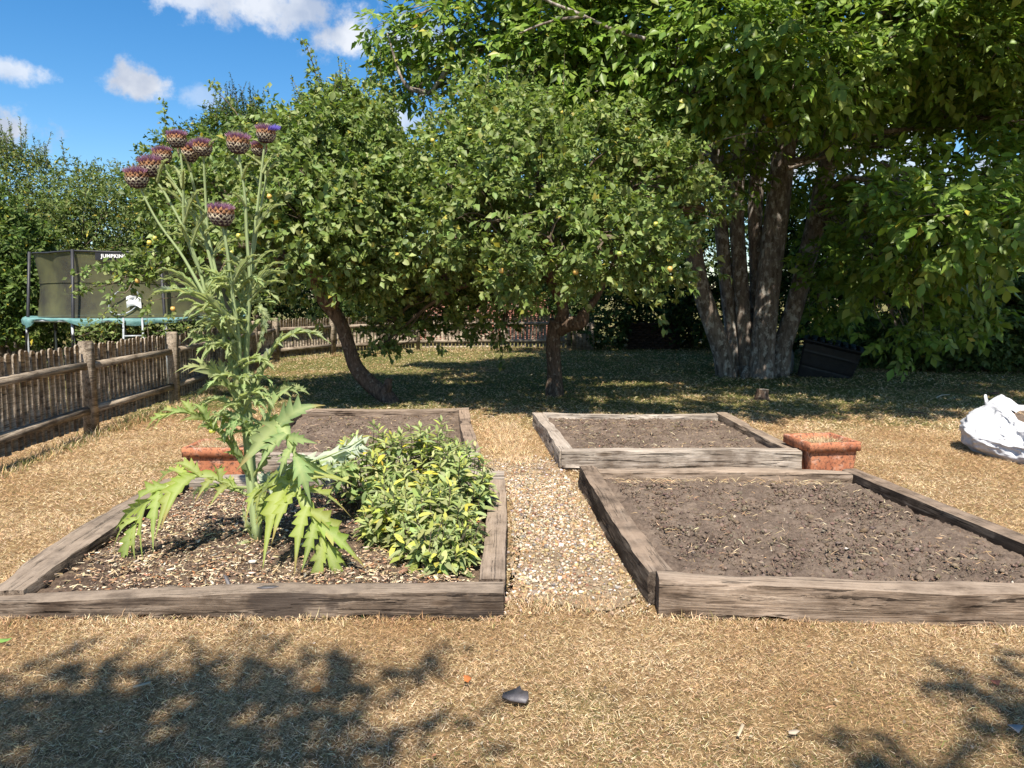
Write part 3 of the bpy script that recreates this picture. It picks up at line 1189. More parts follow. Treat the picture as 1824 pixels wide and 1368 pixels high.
# front left
t_fl = bed('raised_bed', 'mulched sleeper bed nearest on the left, holding the artichoke and the sage', BEDS['fl'],
           [((-.105, 3.485), (-.115, 5.52), .13, .13, 'sleeper', .006), ((-2.50, 3.395), (-.04, 3.415), .13, .128, 'sleeper_dark', .010, [-.05, -.04, -.02, -.005, 0, .002]),
            ((-2.475, 3.44), (-2.53, 5.50), .19, .135, 'sleeper_dark', .014, [-.04, -.005, 0, 0]), ((-2.50, 5.56), (-.06, 5.60), .13, .15, 'sleeper_pale', .008)],
           [(-2.38, 3.45), (-.17, 3.46), (-.18, 5.53), (-2.44, 5.5)], .065, 41, 3000, 'dark_soil', .02)


def mulch(parent, poly, z, n, seed):
    r = np.random.default_rng(seed)
    Q = quad_points(poly, n, r, .01)
    V3 = np.hstack([Q, np.full((n, 1), z)])
    keep = r.random(n) < (.66 + .75 * snoise(V3, 2.6)).clip(.06, 1)
    V3 = V3[keep]
    n = len(V3)
    L = r.gamma(2.4, .0052, n).clip(.003, .05)
    W_ = L * r.uniform(.14, .5, n)
    th = np.clip(W_ * .3, .0012, .005)
    D = unit(np.stack([r.normal(size=n), r.normal(size=n), r.normal(0, .22, n)], -1))
    U = unit(np.array([0, 0, 1.0]) + r.normal(0, .28, (n, 3)))
    Rm = frames(D, U)
    B = np.array([[-.5, -.3, 0], [.5, -.42, 0], [.42, .4, 0], [-.4, .5, 0]])
    top = B[None] * np.stack([L, W_, th], -1)[:, None] * (1 + r.normal(0, .18, (n, 4, 1)))
    up = top + np.array([0, 0, 1.0]) * th[:, None, None]
    VV = np.concatenate([up, top], 1)
    VV = np.einsum('nij,nkj->nki', Rm, VV) + V3[:, None] + (r.uniform(.002, .018, n))[:, None, None] * np.array([0, 0, 1])
    T = np.array([[0, 1, 2], [0, 2, 3], [4, 5, 1], [4, 1, 0], [5, 6, 2], [5, 2, 1], [6, 7, 3], [6, 3, 2], [7, 4, 0], [7, 0, 3]])
    small = L < .012
    k0 = np.arange(n) * 8
    F = np.concatenate([(T[None] + k0[~small][:, None, None]).reshape(-1, 3), (T[None, :2] + k0[small][:, None, None]).reshape(-1, 3)])
    pal = [(.56, .44, .29), (.46, .34, .21), (.64, .54, .40), (.28, .17, .10), (.12, .08, .055), (.36, .16, .075), (.20, .16, .13)]
    c = pal_pick(pal, n, [.22, .2, .10, .18, .15, .06, .09], .18, r)
    obj('wood_chips', VV.reshape(-1, 3), F, M['chip'], parent, np.repeat(c, 8, 0), kind='stuff')


mulch(t_fl, [(-2.38, 3.45), (-.17, 3.46), (-.18, 5.53), (-2.44, 5.5)], .068, 32000, 44)
straw_bits(t_fl, [(-2.36, 3.47), (-.2, 3.47), (-.2, 4.6), (-2.4, 4.6)], .075, 900, 46, .05)


# ------------------------------------------------------------------ fence
def picket_mesh(h, w, th, r):
    hw = w / 2 * r.uniform(.93, 1.05)
    top = h + r.normal(0, .006)
    prof = [(-hw, 0), (hw, 0), (hw, top - .035), (hw * .86, top - .015), (hw * .45, top - .002), (0, top), (-hw * .45, top - .002), (-hw * .86, top - .015), (-hw, top - .035)]
    n = len(prof)
    V = [(x, -th / 2, z) for x, z in prof] + [(x, th / 2, z) for x, z in prof]
    k = np.arange(n)
    sides = np.stack([k, (k + 1) % n, (k + 1) % n + n, k + n], -1)[:, ::-1]
    front = np.array([list(range(n))])
    back = np.array([list(range(2 * n - 1, n - 1, -1))])
    return np.array(V), [front, back, sides[:, ::-1]]


def fence():
    FP = [(-4.30, 4.2), (-4.46, 6.0), (-4.64, 8.05), (-4.72, 10.25), (-4.92, 12.6), (-5.2, 14.95), (-5.5, 17.2), (-4.62, 19.05), (-2.65, 20.9), (-.45, 21.2), (1.62, 21.2)]
    r = np.random.default_rng(3)
    t = thing('picket_fence', 'weathered brown picket fence curving from the left round behind the apple trees', 'fence', (FP[1][0], FP[1][1], 0))
    b = np.array([FP[1][0], FP[1][1], 0])
    pm = []
    for i in range(10):
        V, F = picket_mesh(.90, .078, .018, r)
        pm.append(np_mesh('picket', V, F, M['fence']))
    for i, (a, c) in enumerate(zip(FP[:-1], FP[1:])):
        a, c = np.array(a), np.array(c)
        L = np.linalg.norm(c - a)
        u = (c - a) / L
        rz = math.atan2(u[1], u[0])
        nrm = np.array([u[1], -u[0]])           # garden side
        # post
        V, F = box((0, 0, .515), (.115, .115, 1.03))
        Vt = V.copy()
        Vt[Vt[:, 2] > .9, :2] *= .86
        top = V[4:].copy()
        top[:, 2] = 1.0
        V = np.vstack([V[:4], top, Vt[4:]])
        F = np.vstack([BOXF[[0]], BOXF[2:], BOXF[2:] + 4, [[8, 9, 10, 11]]])
        if i > 0:
            link('post', np_mesh('post', V, F, M['fence']), t, (a[0] - b[0] + nrm[0] * .01, a[1] - b[1] + nrm[1] * .01, 0), (r.normal(0, .012), r.normal(0, .012), rz))
        if i == len(FP) - 2:
            link('post', np_mesh('post', V, F, M['fence']), t, (c[0] - b[0], c[1] - b[1], 0), (0, 0, rz))
        for z in (.27, .76):
            m = (a + c) / 2 + nrm * .012
            s = np.array([(-1, -.030, -.035), (1, -.030, -.035), (1, .030, -.035), (-1, .030, -.035), (-1, -.022, .035), (1, -.022, .035), (1, .030, .045), (-1, .030, .045)], float)
            s[:, 0] *= L / 2 - .06
            s[:, 2] += r.normal(0, .006)
            link('rail', np_mesh('rail', s, BOXF, M['fence']), t, (m[0] - b[0], m[1] - b[1], z), (0, 0, rz))
        n = int(round((L - .14) / .108))
        for k in range(n):
            p = a + u * (.10 + (L - .20) * (k + .5) / n) - nrm * .030
            link('picket', pm[r.integers(10)], t, (p[0] - b[0], p[1] - b[1], .095 + r.normal(0, .006)), (r.normal(0, .008), r.normal(0, .012), rz + r.normal(0, .02)))


fence()


def board_end():
    t = thing('board_panel', 'short grey upright board panel at the end of the picket fence', 'fence panel', (2.05, 21.3, 0))
    for k in range(6):
        V, F = box((-.27 + k * .105, 0, .46), (.10, .025, .92))
        obj_ = link('board', np_mesh('board', V, F, M['fence']), t, (0, (k % 2) * .004, 0))
    V, F = box((0, .032, .7), (.66, .03, .08))
    link('batten', np_mesh('batten', V, F, M['fence']), t)


board_end()
# ------------------------------------------------------------------ planters
def loft(mb, rings, close_bottom=False):
    n = len(rings[0])
    V = np.concatenate([np.asarray(r, float) for r in rings])
    k = np.arange(n)
    F = [np.stack([i * n + k, i * n + (k + 1) % n, (i + 1) * n + (k + 1) % n, (i + 1) * n + k], -1) for i in range(len(rings) - 1)]
    if close_bottom:
        F.append(np.array([list(range(n))[::-1]]))
    mb.add(V, [np.concatenate(F[:len(rings) - 1])] )


def sqring(hx, hy, z, r=.012, sub=3, wob=0.0):
    pts = []
    for cx_, cy_, a0 in ((hx - r, -hy + r, -90), (hx - r, hy - r, 0), (-hx + r, hy - r, 90), (-hx + r, -hy + r, 180)):
        for k in range(sub):
            a = R(a0 + 90 * k / (sub - 1))
            pts.append((cx_ + r * math.cos(a), cy_ + r * math.sin(a), z))
    return np.array(pts)


def planter(label, loc, rz, hx, hy, h, fill, nstraw, seed):
    t = thing('terracotta_planter', label, 'planter', loc, 'terracotta planters between the beds', (0, 0, rz))
    mb = MB()
    k = .90
    rings = [sqring(hx * k * .93, hy * k * .93, 0), sqring(hx * k, hy * k, h - .085), sqring(hx * k, hy * k, h - .078),
             sqring(hx, hy, h - .076), sqring(hx * 1.0, hy * 1.0, h - .004), sqring(hx - .004, hy - .004, h), sqring(hx - .03, hy - .03, h), sqring(hx - .034, hy - .034, h - .006),
             sqring(hx * k - .04, hy * k - .04, h - .1), sqring(hx * k - .05, hy * k - .05, .05)]
    loft(mb, rings)
    V, F, _ = mb.get()
    link('pot', np_mesh('pot', V, F, M['terracotta']), t)
    n = 24
    u, v = np.meshgrid(np.linspace(-1, 1, n), np.linspace(-1, 1, n))
    P = np.stack([u.ravel() * (hx * k - .042), v.ravel() * (hy * k - .042), np.full(n * n, fill)], -1)
    P[:, 2] += .012 * snoise(P + seed, 22)
    i = np.arange(n - 1)[:, None] * n + np.arange(n - 1)[None]
    link('soil', np_mesh('soil', P, np.stack([i, i + 1, i + n + 1, i + n], -1).reshape(-1, 4), M['dark_soil'], None, True), t, kind='stuff')
    r = np.random.default_rng(seed)
    x, y = r.uniform(-1, 1, nstraw) * (hx * k - .06), r.uniform(-1, 1, nstraw) * (hy * k - .06)
    V, F, T = blades(x, y, .075, .0028, .2, 1.3, None, True, np.full(nstraw, fill), r)
    link('dry_stems', np_mesh('dry_stems', V, F, M['straw'], T), t, kind='stuff')
    return t


planter('open terracotta planter at the right end of the pale sleeper, beside the lawn', (2.72, 6.42, 0), R(8), .235, .235, .275, .225, 620, 51)
planter('mottled terracotta planter half hidden by the artichoke, filled with brown dead stems', (-2.47, 6.22, 0), R(0), .262, .21, .265, .245, 900, 52)


# ------------------------------------------------------------------ white bulk bag
def bulk_bag():
    t = thing('bulk_bag', 'crumpled white woven bag of compost slumped on the dry lawn', 'bag', (5.18, 6.85, 0), None, (0, 0, R(10)))
    nu, nv = 260, 70
    r = np.random.default_rng(9)
    V = []
    zs = np.linspace(0, 1, nv)
    for j, s in enumerate(zs):
        for i in range(nu):
            a = 2 * math.pi * i / nu
            c, sn = math.cos(a), math.sin(a)
            half = np.interp(s, [0, .12, .45, .62, 1.0], [.60, .63, .68, .62, .46])
            q = (abs(c) ** 4.5 + abs(sn) ** 4.5) ** (-1 / 4.5)
            H = .41 + .09 * sn + .07 * math.cos(4 * (a - R(45)))
            V.append((c * q * half, sn * q * half, s * H))
    V = np.array(V)
    a = np.arctan2(V[:, 1], V[:, 0])
    Q = np.stack([np.cos(a) * 2.4, np.sin(a) * 2.4, V[:, 2] * 5.0], -1)
    ridge = lambda f, o: 1 - 2 * np.abs(snoise(Q + o, f))
    d = .050 * ridge(.8, 0) + .030 * ridge(1.7, 5) + .013 * ridge(3.6, 11) + .014 * (1 - np.abs(snoise(Q + 21, 2.6))) ** 7 + .012 * (1 - np.abs(snoise(Q + 27, 4.4))) ** 7 + .008 * (1 - np.abs(snoise(Q * [1, 1, 2.2] + 33, 7.5))) ** 6 - .012
    up = np.clip(V[:, 2] / .08, 0.25, 1)
    nrm = unit(np.stack([V[:, 0], V[:, 1], 0 * a], -1))
    V += nrm * (d * up)[:, None]
    V[:, 2] += (.016 * snoise(Q + 3, 2.1) + .004 * ridge(6, 31)) * up * (V[:, 2] > .03)
    rings = [V[j * nu:(j + 1) * nu] for j in range(nv)]
    # turned in at the rim
    last = rings[-1]
    c = last.mean(0)
    for f, dz in ((.97, .012), (.93, .0), (.90, -.05), (.88, -.11)):
        q = c + (last - c) * f
        q[:, 2] = last[:, 2] + dz
        rings.append(q)
    mb = MB()
    loft(mb, rings)
    V, F, _ = mb.get()
    link('bag_skin', np_mesh('bag_skin', V, F, M['bag'], None, False), t)
    for sx, sy in ((-1, 1), (-1, -1), (1, 1), (1, -1)):
        Q = spline([(sx * .40, sy * .50, .40 + .06 * sy), (sx * .36, sy * .56, .47 + .06 * sy), (sx * .30, sy * .58, .38 + .05 * sy), (sx * .26, sy * .54, .26)], 14)
        V, F = tube(Q, .014, 5, .2)
        link('strap', np_mesh('strap', V, F, M['bag'], None, True), t)
    n = 40
    u, v = np.meshgrid(np.linspace(-1, 1, n), np.linspace(-1, 1, n))
    P = np.stack([u.ravel() * .46, v.ravel() * .46, 0 * u.ravel()], -1)
    P[:, 2] = .33 + .09 * v.ravel() - .08 * (u.ravel() ** 2 + v.ravel() ** 2) * .5 + .02 * snoise(P, 9)
    i = np.arange(n - 1)[:, None] * n + np.arange(n - 1)[None]
    link('compost', np_mesh('compost', P, np.stack([i, i + 1, i + n + 1, i + n], -1).reshape(-1, 4), M['soil'], None, True), t, kind='stuff')
    Q = r.uniform(-.42, .42, (160, 2))
    V, F, T = blades(Q[:, 0], Q[:, 1], .07, .004, .4, 1.4, None, True, np.full(160, .38), r)
    link('dry_stems', np_mesh('dry_stems', V, F, M['straw'], T), t, kind='stuff')


bulk_bag()


# ------------------------------------------------------------------ black tub and white sack by the walnut
def tub():
    t = thing('compost_tub', 'tilted black ribbed plastic tub on the shaded grass beside the walnut trunks', 'tub', (6.02, 14.3, -.13), None, (R(2), R(13), R(-24)))
    mb = MB()
    rings = []
    for z in np.linspace(0, .74, 28):
        k = .45 + .06 * z / .74
        rib = .010 if int(z * 40) % 2 else 0
        rings.append(sqring(k + rib, k * .95 + rib, z, .05, 4))
    rings += [sqring(.53, .51, .74, .05, 4), sqring(.54, .52, .77, .05, 4), sqring(.54, .52, .79, .05, 4), sqring(.47, .45, .79, .05, 4), sqring(.46, .44, .66, .05, 4), sqring(.40, .38, .2, .05, 4)]
    loft(mb, rings)
    V, F, _ = mb.get()
    link('body', np_mesh('body', V, F, M['black_plastic']), t)
    V, F = box((0, 0, .22), (.74, .70, .03))
    link('tub_floor', np_mesh('tub_floor', V, F, M['black_plastic']), t)
    for s in (-1, 1):
        P = spline([(s * .54, -.12, .72), (s * .60, -.08, .71), (s * .60, .08, .71), (s * .54, .12, .72)], 10)
        V, F = tube(P, .014, 6)
        link('handle', np_mesh('handle', V, F, M['black_plastic'], None, True), t)
    for k in range(6):
        V, F = box((-.35 + k * .14, 0, .80), (.09, .98, .02))
        link('slat', np_mesh('slat', V, F, M['black_plastic']), t)


tub()


def crumple(name, label, cat, c, s, mat, seed, f=3.0):
    V, F = ico()
    # two subdivisions by midpoints
    for _ in range(3):
        e = {}
        V = list(map(tuple, V))
        NF = []

        def mid(a, b):
            k = (min(a, b), max(a, b))
            if k not in e:
                p = unit((np.array(V[a]) + np.array(V[b])) / 2)
                V.append(tuple(p))
                e[k] = len(V) - 1
            return e[k]
        for a, b, c_ in F:
            ab, bc, ca = mid(a, b), mid(b, c_), mid(c_, a)
            NF += [[a, ab, ca], [b, bc, ab], [c_, ca, bc], [ab, bc, ca]]
        F = np.array(NF)
        V = np.array(V)
    d = 1 + .22 * (1 - 2 * np.abs(snoise(V + seed, f * .5))) + .10 * (1 - 2 * np.abs(snoise(V + seed, f * 1.7)))
    P = V * d[:, None] * np.asarray(s)
    P[:, 2] = np.maximum(P[:, 2], -s[2] * .7) + s[2] * .7
    o = link(name, np_mesh(name, P, F, mat, None, True), None, c, None, label=label, category=cat)
    return o


crumple('plastic_sack', 'pale crumpled plastic sack wedged between the walnut trunk and the black tub', 'sack', (5.42, 14.75, 0), (.16, .20, .32), M['bag'], 4.0)


# ------------------------------------------------------------------ trampoline
def trampoline():
    cx_, cy_, Rr, zr = -7.10, 14.3, 1.90, 1.14
    t = thing('trampoline', 'round trampoline with dark safety net and green rim pad behind the fence', 'trampoline', (cx_, cy_, 0))
    n = 96
    a = np.arange(n) * 2 * np.pi / n
    r = np.random.default_rng(12)
    # pad: soft ring with a hanging, sagging skirt
    sag = .03 * np.sin(a * 6) + .03 * np.sin(a * 9 + 1) + .02 * np.sin(a * 17)
    rings = []
    for rad, dz, k in ((Rr - .26, .0, 0), (Rr - .15, .012, .1), (Rr - .02, .016, .2), (Rr + .03, .002, .5), (Rr + .04, -.03, 1.2), (Rr + .025, -.070, 2.4)):
        w = .012 * np.sin(a * 31 + dz * 40) * k
        rings.append(np.stack([(rad + w) * np.cos(a), (rad + w) * np.sin(a), zr + dz + sag * k * .6], -1))
    mb = MB()
    loft(mb, rings)
    V, F, _ = mb.get()
    link('rim_pad', np_mesh('rim_pad', V, F, M['green_pad'], None, True), t)
    mbb = np.stack([(Rr - .25) * np.cos(a), (Rr - .25) * np.sin(a), np.full(n, zr - .01)], -1)
    link('mat', np_mesh('mat', np.vstack([mbb, [[0, 0, zr - .03]]]), np.stack([np.arange(n), (np.arange(n) + 1) % n, np.full(n, n)], -1), M['black_plastic']), t)
    P = np.stack([Rr * np.cos(a), Rr * np.sin(a), np.full(n, zr - .03)], -1)
    V, F = tube(np.vstack([P, P[:1]]), .025, 6, 0, False)
    link('frame_ring', np_mesh('frame_ring', V, F, M['grey_metal'], None, True), t)
    ztop = 2.28
    na = 8
    pa = [R(-98 + 45 * k) for k in range(na)]
    # net: eight slightly drawn in panels
    rows = 16
    nn = 160
    aa = np.arange(nn) * 2 * np.pi / nn
    rings = []
    for s in np.linspace(0, 1, rows):
        ph = (aa - pa[0]) / (2 * np.pi / na)
        ph = np.abs(ph - np.round(ph)) * 2
        rad = (Rr - .20) - .09 * ph ** 2 * (.4 + .6 * math.sin(math.pi * s)) - .10 * math.sin(math.pi * s) * .6
        z = zr + .02 + (ztop - zr - .02) * s - .02 * ph * (s > .99)
        rings.append(np.stack([rad * np.cos(aa), rad * np.sin(aa), np.full(nn, 0) + z], -1))
    mb = MB()
    loft(mb, rings)
    V, F, _ = mb.get()
    V += .008 * np.stack([snoise(V, 4), snoise(V + 5, 4), 0 * V[:, 0]], -1)
    link('safety_net', np_mesh('safety_net', V, F, M['net'], None, True), t)
    for s_, z_ in (('hem', ztop), ('seam', zr + .72)):
        rr_ = rings[-1] if s_ == 'hem' else rings[8]
        Q = np.vstack([rr_, rr_[:1]]).copy()
        Q[:, :2] *= 1.008
        V, F = tube(Q, .016 if s_ == 'hem' else .006, 5, 0, False)
        link(s_, np_mesh(s_, V, F, M['black_metal'] if s_ == 'hem' else M['net']), t)
    for k, p in enumerate(pa):
        c, s = math.cos(p), math.sin(p)
        V, F = tube([(c * (Rr + .02), s * (Rr + .02), .5), (c * (Rr - .04), s * (Rr - .04), 1.06), (c * (Rr - .14), s * (Rr - .14), ztop + .02)], .026, 7)
        link('net_pole', np_mesh('net_pole', V, F, M['black_metal'], None, True), t)
        V, F = tube([(c * (Rr - .02), s * (Rr - .02), 0), (c * (Rr - .02), s * (Rr - .02), zr - .03)], .024, 7)
        link('leg', np_mesh('leg', V, F, M['grey_metal'], None, True), t)
    # ladder at the front
    la = R(-68)
    c, s = math.cos(la), math.sin(la)
    tx, ty = -s, c
    for k in (-1, 1):
        V, F = tube([(c * (Rr + .32) + tx * k * .17, s * (Rr + .32) + ty * k * .17, 0), (c * (Rr + .06) + tx * k * .14, s * (Rr + .06) + ty * k * .14, zr + .02)], .017, 6)
        link('ladder_rail', np_mesh('ladder_rail', V, F, M['grey_metal'], None, True), t)
    for z in (.3, .62, .86):
        q = .32 - .26 * z / zr
        V, F = tube([(c * (Rr + q) - tx * .16, s * (Rr + q) - ty * .16, z), (c * (Rr + q) + tx * .16, s * (Rr + q) + ty * .16, z)], .017, 6)
        link('ladder_rung', np_mesh('ladder_rung', V, F, M['grey_metal'], None, True), t)
    # name band on the net with its lettering
    b0, b1 = R(-86), R(-58)
    q = np.linspace(b0, b1, 20)
    rb = Rr - .165
    V = np.vstack([np.stack([rb * np.cos(q), rb * np.sin(q), np.full(20, ztop - .155)], -1), np.stack([rb * np.cos(q), rb * np.sin(q), np.full(20, ztop - .03)], -1)])
    k = np.arange(19)
    band = link('name_band', np_mesh('name_band', V, np.stack([k, k + 1, k + 21, k + 20], -1), M['black_plastic']), t)
    cu = bpy.data.curves.new('lettering', 'FONT')
    cu.body = 'JUMPKING'
    cu.size = .080
    cu.align_x = 'CENTER'
    cu.align_y = 'CENTER'
    cu.extrude = .001
    cu.offset = .003
    cu.space_character = 1.08
    cu.materials.append(M['white_print'])
    am = R(-76)
    tmp = link('lettering_curve', cu)
    dg = bpy.context.evaluated_depsgraph_get()
    lm_ = bpy.data.meshes.new_from_object(tmp.evaluated_get(dg))
    bpy.data.objects.remove(tmp, do_unlink=True)
    lm_.materials.clear()
    lm_.materials.append(M['white_print'])
    link('lettering', lm_, band, ((rb + .025) * math.cos(am), (rb + .025) * math.sin(am), ztop - .092), (math.pi / 2, 0, am + math.pi / 2))
    # zipped door in the net: grey piping loop, and a white flap
    P = []
    for th in np.linspace(0, 2 * np.pi, 30):
        w = -73 + 7.5 * math.cos(th) + 3 * math.sin(th)
        z = zr + .27 + .25 * math.sin(th) * (1 if math.sin(th) > 0 else .8)
        rd = Rr - .215
        P.append((rd * math.cos(R(w)), rd * math.sin(R(w)), z))
    V, F = tube(P, .011, 5, 0, False)
    link('door_piping', np_mesh('door_piping', V, F, M['grey_metal'], None, True), t)
    nx, nz = 14, 8
    u, v = np.meshgrid(np.linspace(-71.5, -64, nx), np.linspace(0, 1, nz))
    rd = Rr - .19 + .02 * snoise(np.stack([u * .4, v * 3, 0 * u], -1).reshape(-1, 3), 1.5)
    V = np.stack([rd * np.cos(np.radians(u.ravel())), rd * np.sin(np.radians(u.ravel())), zr + .20 + .19 * v.ravel() + .03 * snoise(np.stack([u.ravel() * .5, v.ravel(), 0 * rd], -1), 1)], -1)
    i = np.arange(nz - 1)[:, None] * nx + np.arange(nx - 1)[None]
    link('white_flap', np_mesh('white_flap', V, np.stack([i, i + 1, i + nx + 1, i + nx], -1).reshape(-1, 4), M['white_cloth'], None, True), t)


trampoline()


# ------------------------------------------------------------------ walls far behind
def brick_wall(name, label, x0, x1, y, h, nmax, bm='brick', mm='mortar'):
    t = thing(name, label, 'brick wall', ((x0 + x1) / 2, y, 0))
    L = x1 - x0
    V, F = box((0, .06, h / 2), (L, .10, h))
    link('mortar_core', np_mesh('mortar_core', V, F, M[mm]), t)
    bl, bh = .225, .075
    V, F = box((0, 0, 0), (.213, .09, .064))
    me = [np_mesh('brick', V * (1, 1, 1), F, M[bm])]
    rows, cols = int(h / bh), int(L / bl)
    r = np.random.default_rng(int(abs(x0 * 10)))
    cells = [(i, j) for i in range(rows) for j in range(cols)]
    mb = MB()
    # nearest the eye line first; the rest joined
    cells.sort(key=lambda q: -q[0])
    for k, (i, j) in enumerate(cells):
        x = -L / 2 + bl * (j + .5) + (bl / 2 if i % 2 else 0) - bl * .25
        p = (x, r.normal(0, .004), bh * (i + .5))
        if k < nmax:
            link('brick', me[0], t, p)
        else:
            V, F = box(p, (.213, .09, .064))
            mb.add(V, F)
    if mb.n:
        V, F, _ = mb.get()
        link('brickwork', np_mesh('brickwork', V, F, M[bm]), t, kind='stuff')
    V, F = box((0, .05, h + .035), (L + .05, .26, .07))
    link('coping', np_mesh('coping', V, F, M[bm]), t)


brick_wall('brick_wall', 'tall pinkish brick wall glimpsed beyond the picket fence between the apple trees', -3.9, 1.9, 26.5, 1.75, 300)
brick_wall('low_brick_wall', 'low dark brick wall in the deep shade between the right apple tree and the walnut', 3.4, 4.9, 21.6, .70, 200, 'shaded_brick', 'shaded_mortar')
# ------------------------------------------------------------------ trees
APPLE_PAL = [(.170, .228, .060), (.22, .28, .085), (.125, .18, .046), (.27, .32, .115), (.40, .36, .07)]
APPLE_W = [.36, .28, .22, .12, .02]
WALNUT_PAL = [(.165, .250, .040), (.21, .30, .055), (.125, .20, .034), (.26, .34, .08), (.38, .35, .06)]
WALNUT_W = [.36, .28, .24, .11, .01]


def shoots(P0, n, lo, hi, r, per=14, Ls=.06, spread=.25):
    pos, d, nn, S, paths = [], [], [], [], []
    for i in r.choice(len(P0), n, replace=False):
        b = P0[i]
        L = r.uniform(lo, hi)
        ax = unit(np.array([r.normal(0, spread), r.normal(0, spread), 1.0]))
        paths.append((b, b + ax * L))
        m = int(per * L / .4) + 4
        s = np.linspace(.05, 1, m)
        sd = rand_unit(m, r)
        pos.append(b + ax * (s * L)[:, None])
        d.append(unit(sd * .8 + ax * .6 + [0, 0, -.1]))
        nn.append(unit(r.normal(0, .4, (m, 3)) + [0, -.2, .6]))
        S.append(Ls * r.uniform(.7, 1.1, m) * (1.15 - .5 * s))
    return np.concatenate(pos), np.concatenate(d), np.concatenate(nn), np.concatenate(S), paths


def apple_tree(label, base, trunk_parts, fork, lobes_px, n_tw, seed, apples_px, shoot_n, spires=(), twiggy=()):
    r = np.random.default_rng(seed)
    t = thing('apple_tree', label, 'apple tree', base, 'apple trees on the lawn')
    mb = MB()
    for P, rad, seg, lump in trunk_parts:
        mb.add(*tube(spline(P, 34), rad, seg, lump, True, 1.0))
    mb.build('trunk', M['apple_bark'], t, True)
    lobes = lobes_from(lobes_px)
    P, D, K = lobe_points(lobes, n_tw, r, .45, .60, -.42, 2.6)
    far = r.random(len(P)) < .13
    P[far] += D[far] * r.uniform(.10, .42, (far.sum(), 1)) + np.array([0, 0, .05])
    pos, d, nn, S, ax = twig_leaves(P, D, 12, .19, .100, r, .22, .6)
    top = P[np.argsort(-P[:, 2])[:300]]
    sp = shoots(top, int(shoot_n * 1.5), .2, .75, r)
    pos = np.vstack([pos, sp[0]]); d = np.vstack([d, sp[1]]); nn = np.vstack([nn, sp[2]]); S = np.concatenate([S, sp[3]])
    lm = MB()
    limbs(lm, fork, .07, lobes, P, K, r, 12, .006, parent=t, mat=M['twig'])
    for a, b in sp[4]:
        lm.add(*tube([a, b], [.006, .002], 4, 0, False))
    for pts, rad, nleaf, Ls in spires:
        Q = spline(pts, 30)
        lm.add(*tube(Q, np.linspace(rad, .003, 30), 5, 0, False))
        s = r.uniform(.12, 1, nleaf)
        q = Q[(s * 29).astype(int)] + r.normal(0, .035, (nleaf, 3))
        sd = rand_unit(nleaf, r)
        pos = np.vstack([pos, q]); d = np.vstack([d, unit(sd + [0, 0, .1])]); nn = np.vstack([nn, unit(r.normal(0, .5, (nleaf, 3)) + [0, -.3, .6])])
        S = np.concatenate([S, Ls * r.uniform(.6, 1.15, nleaf)])
    for pts, rad in twiggy:
        lm.add(*tube(spline(pts, 16), np.linspace(rad, rad * .4, 16), 6, .1))
    lm.build('shoots', M['twig'], t, True, kind='stuff')
    sel = pick_front(pos, 300)
    keep = np.ones(len(pos), bool)
    keep[sel] = False
    foliage('foliage', t, base, tmpl_leaf4(.30, .10, .18), M['apple_leaf'], APPLE_PAL, pos, d, nn, S, keep, APPLE_W)
    leaf_objects(t, base, [tmpl_leaf_n(.30, .09, .18), tmpl_leaf_n(.27, .14, .30), tmpl_leaf_n(.32, .05, .1, wav=.03)], M['apple_leaf'], APPLE_PAL, pos, d, nn, S, sel, 10, 'leaf', APPLE_W)
    # fruit, hung on the outside of the crown
    V, F = apple_mesh()
    pals = [(.50, .50, .10), (.62, .52, .10), (.36, .42, .09), (.60, .38, .10)]
    for px, py in apples_px:
        x, y, z = to_px(pos)
        dd = (x - px) ** 2 + (y - py) ** 2
        near = np.argsort(dd)[:14]
        Yd = pos[near][:, 1].min() - .05
        c = at(px, py, Yd)
        s = .060 * r.uniform(.85, 1.1)
        pc = pals[r.integers(4)]
        T = np.tile(pc, (len(V), 1)) * (1 + .12 * r.normal(size=(len(V), 1)))
        blush = (V[:, 2] > .1) & (V[:, 0] > 0)
        T[blush] = T[blush] * .6 + np.array([.55, .22, .06]) * .4
        link('apple', np_mesh('apple', V * s, F, M['apple_fruit'], np.clip(T, 0, 1), True), t, tuple(c - np.array(base)))
    return t


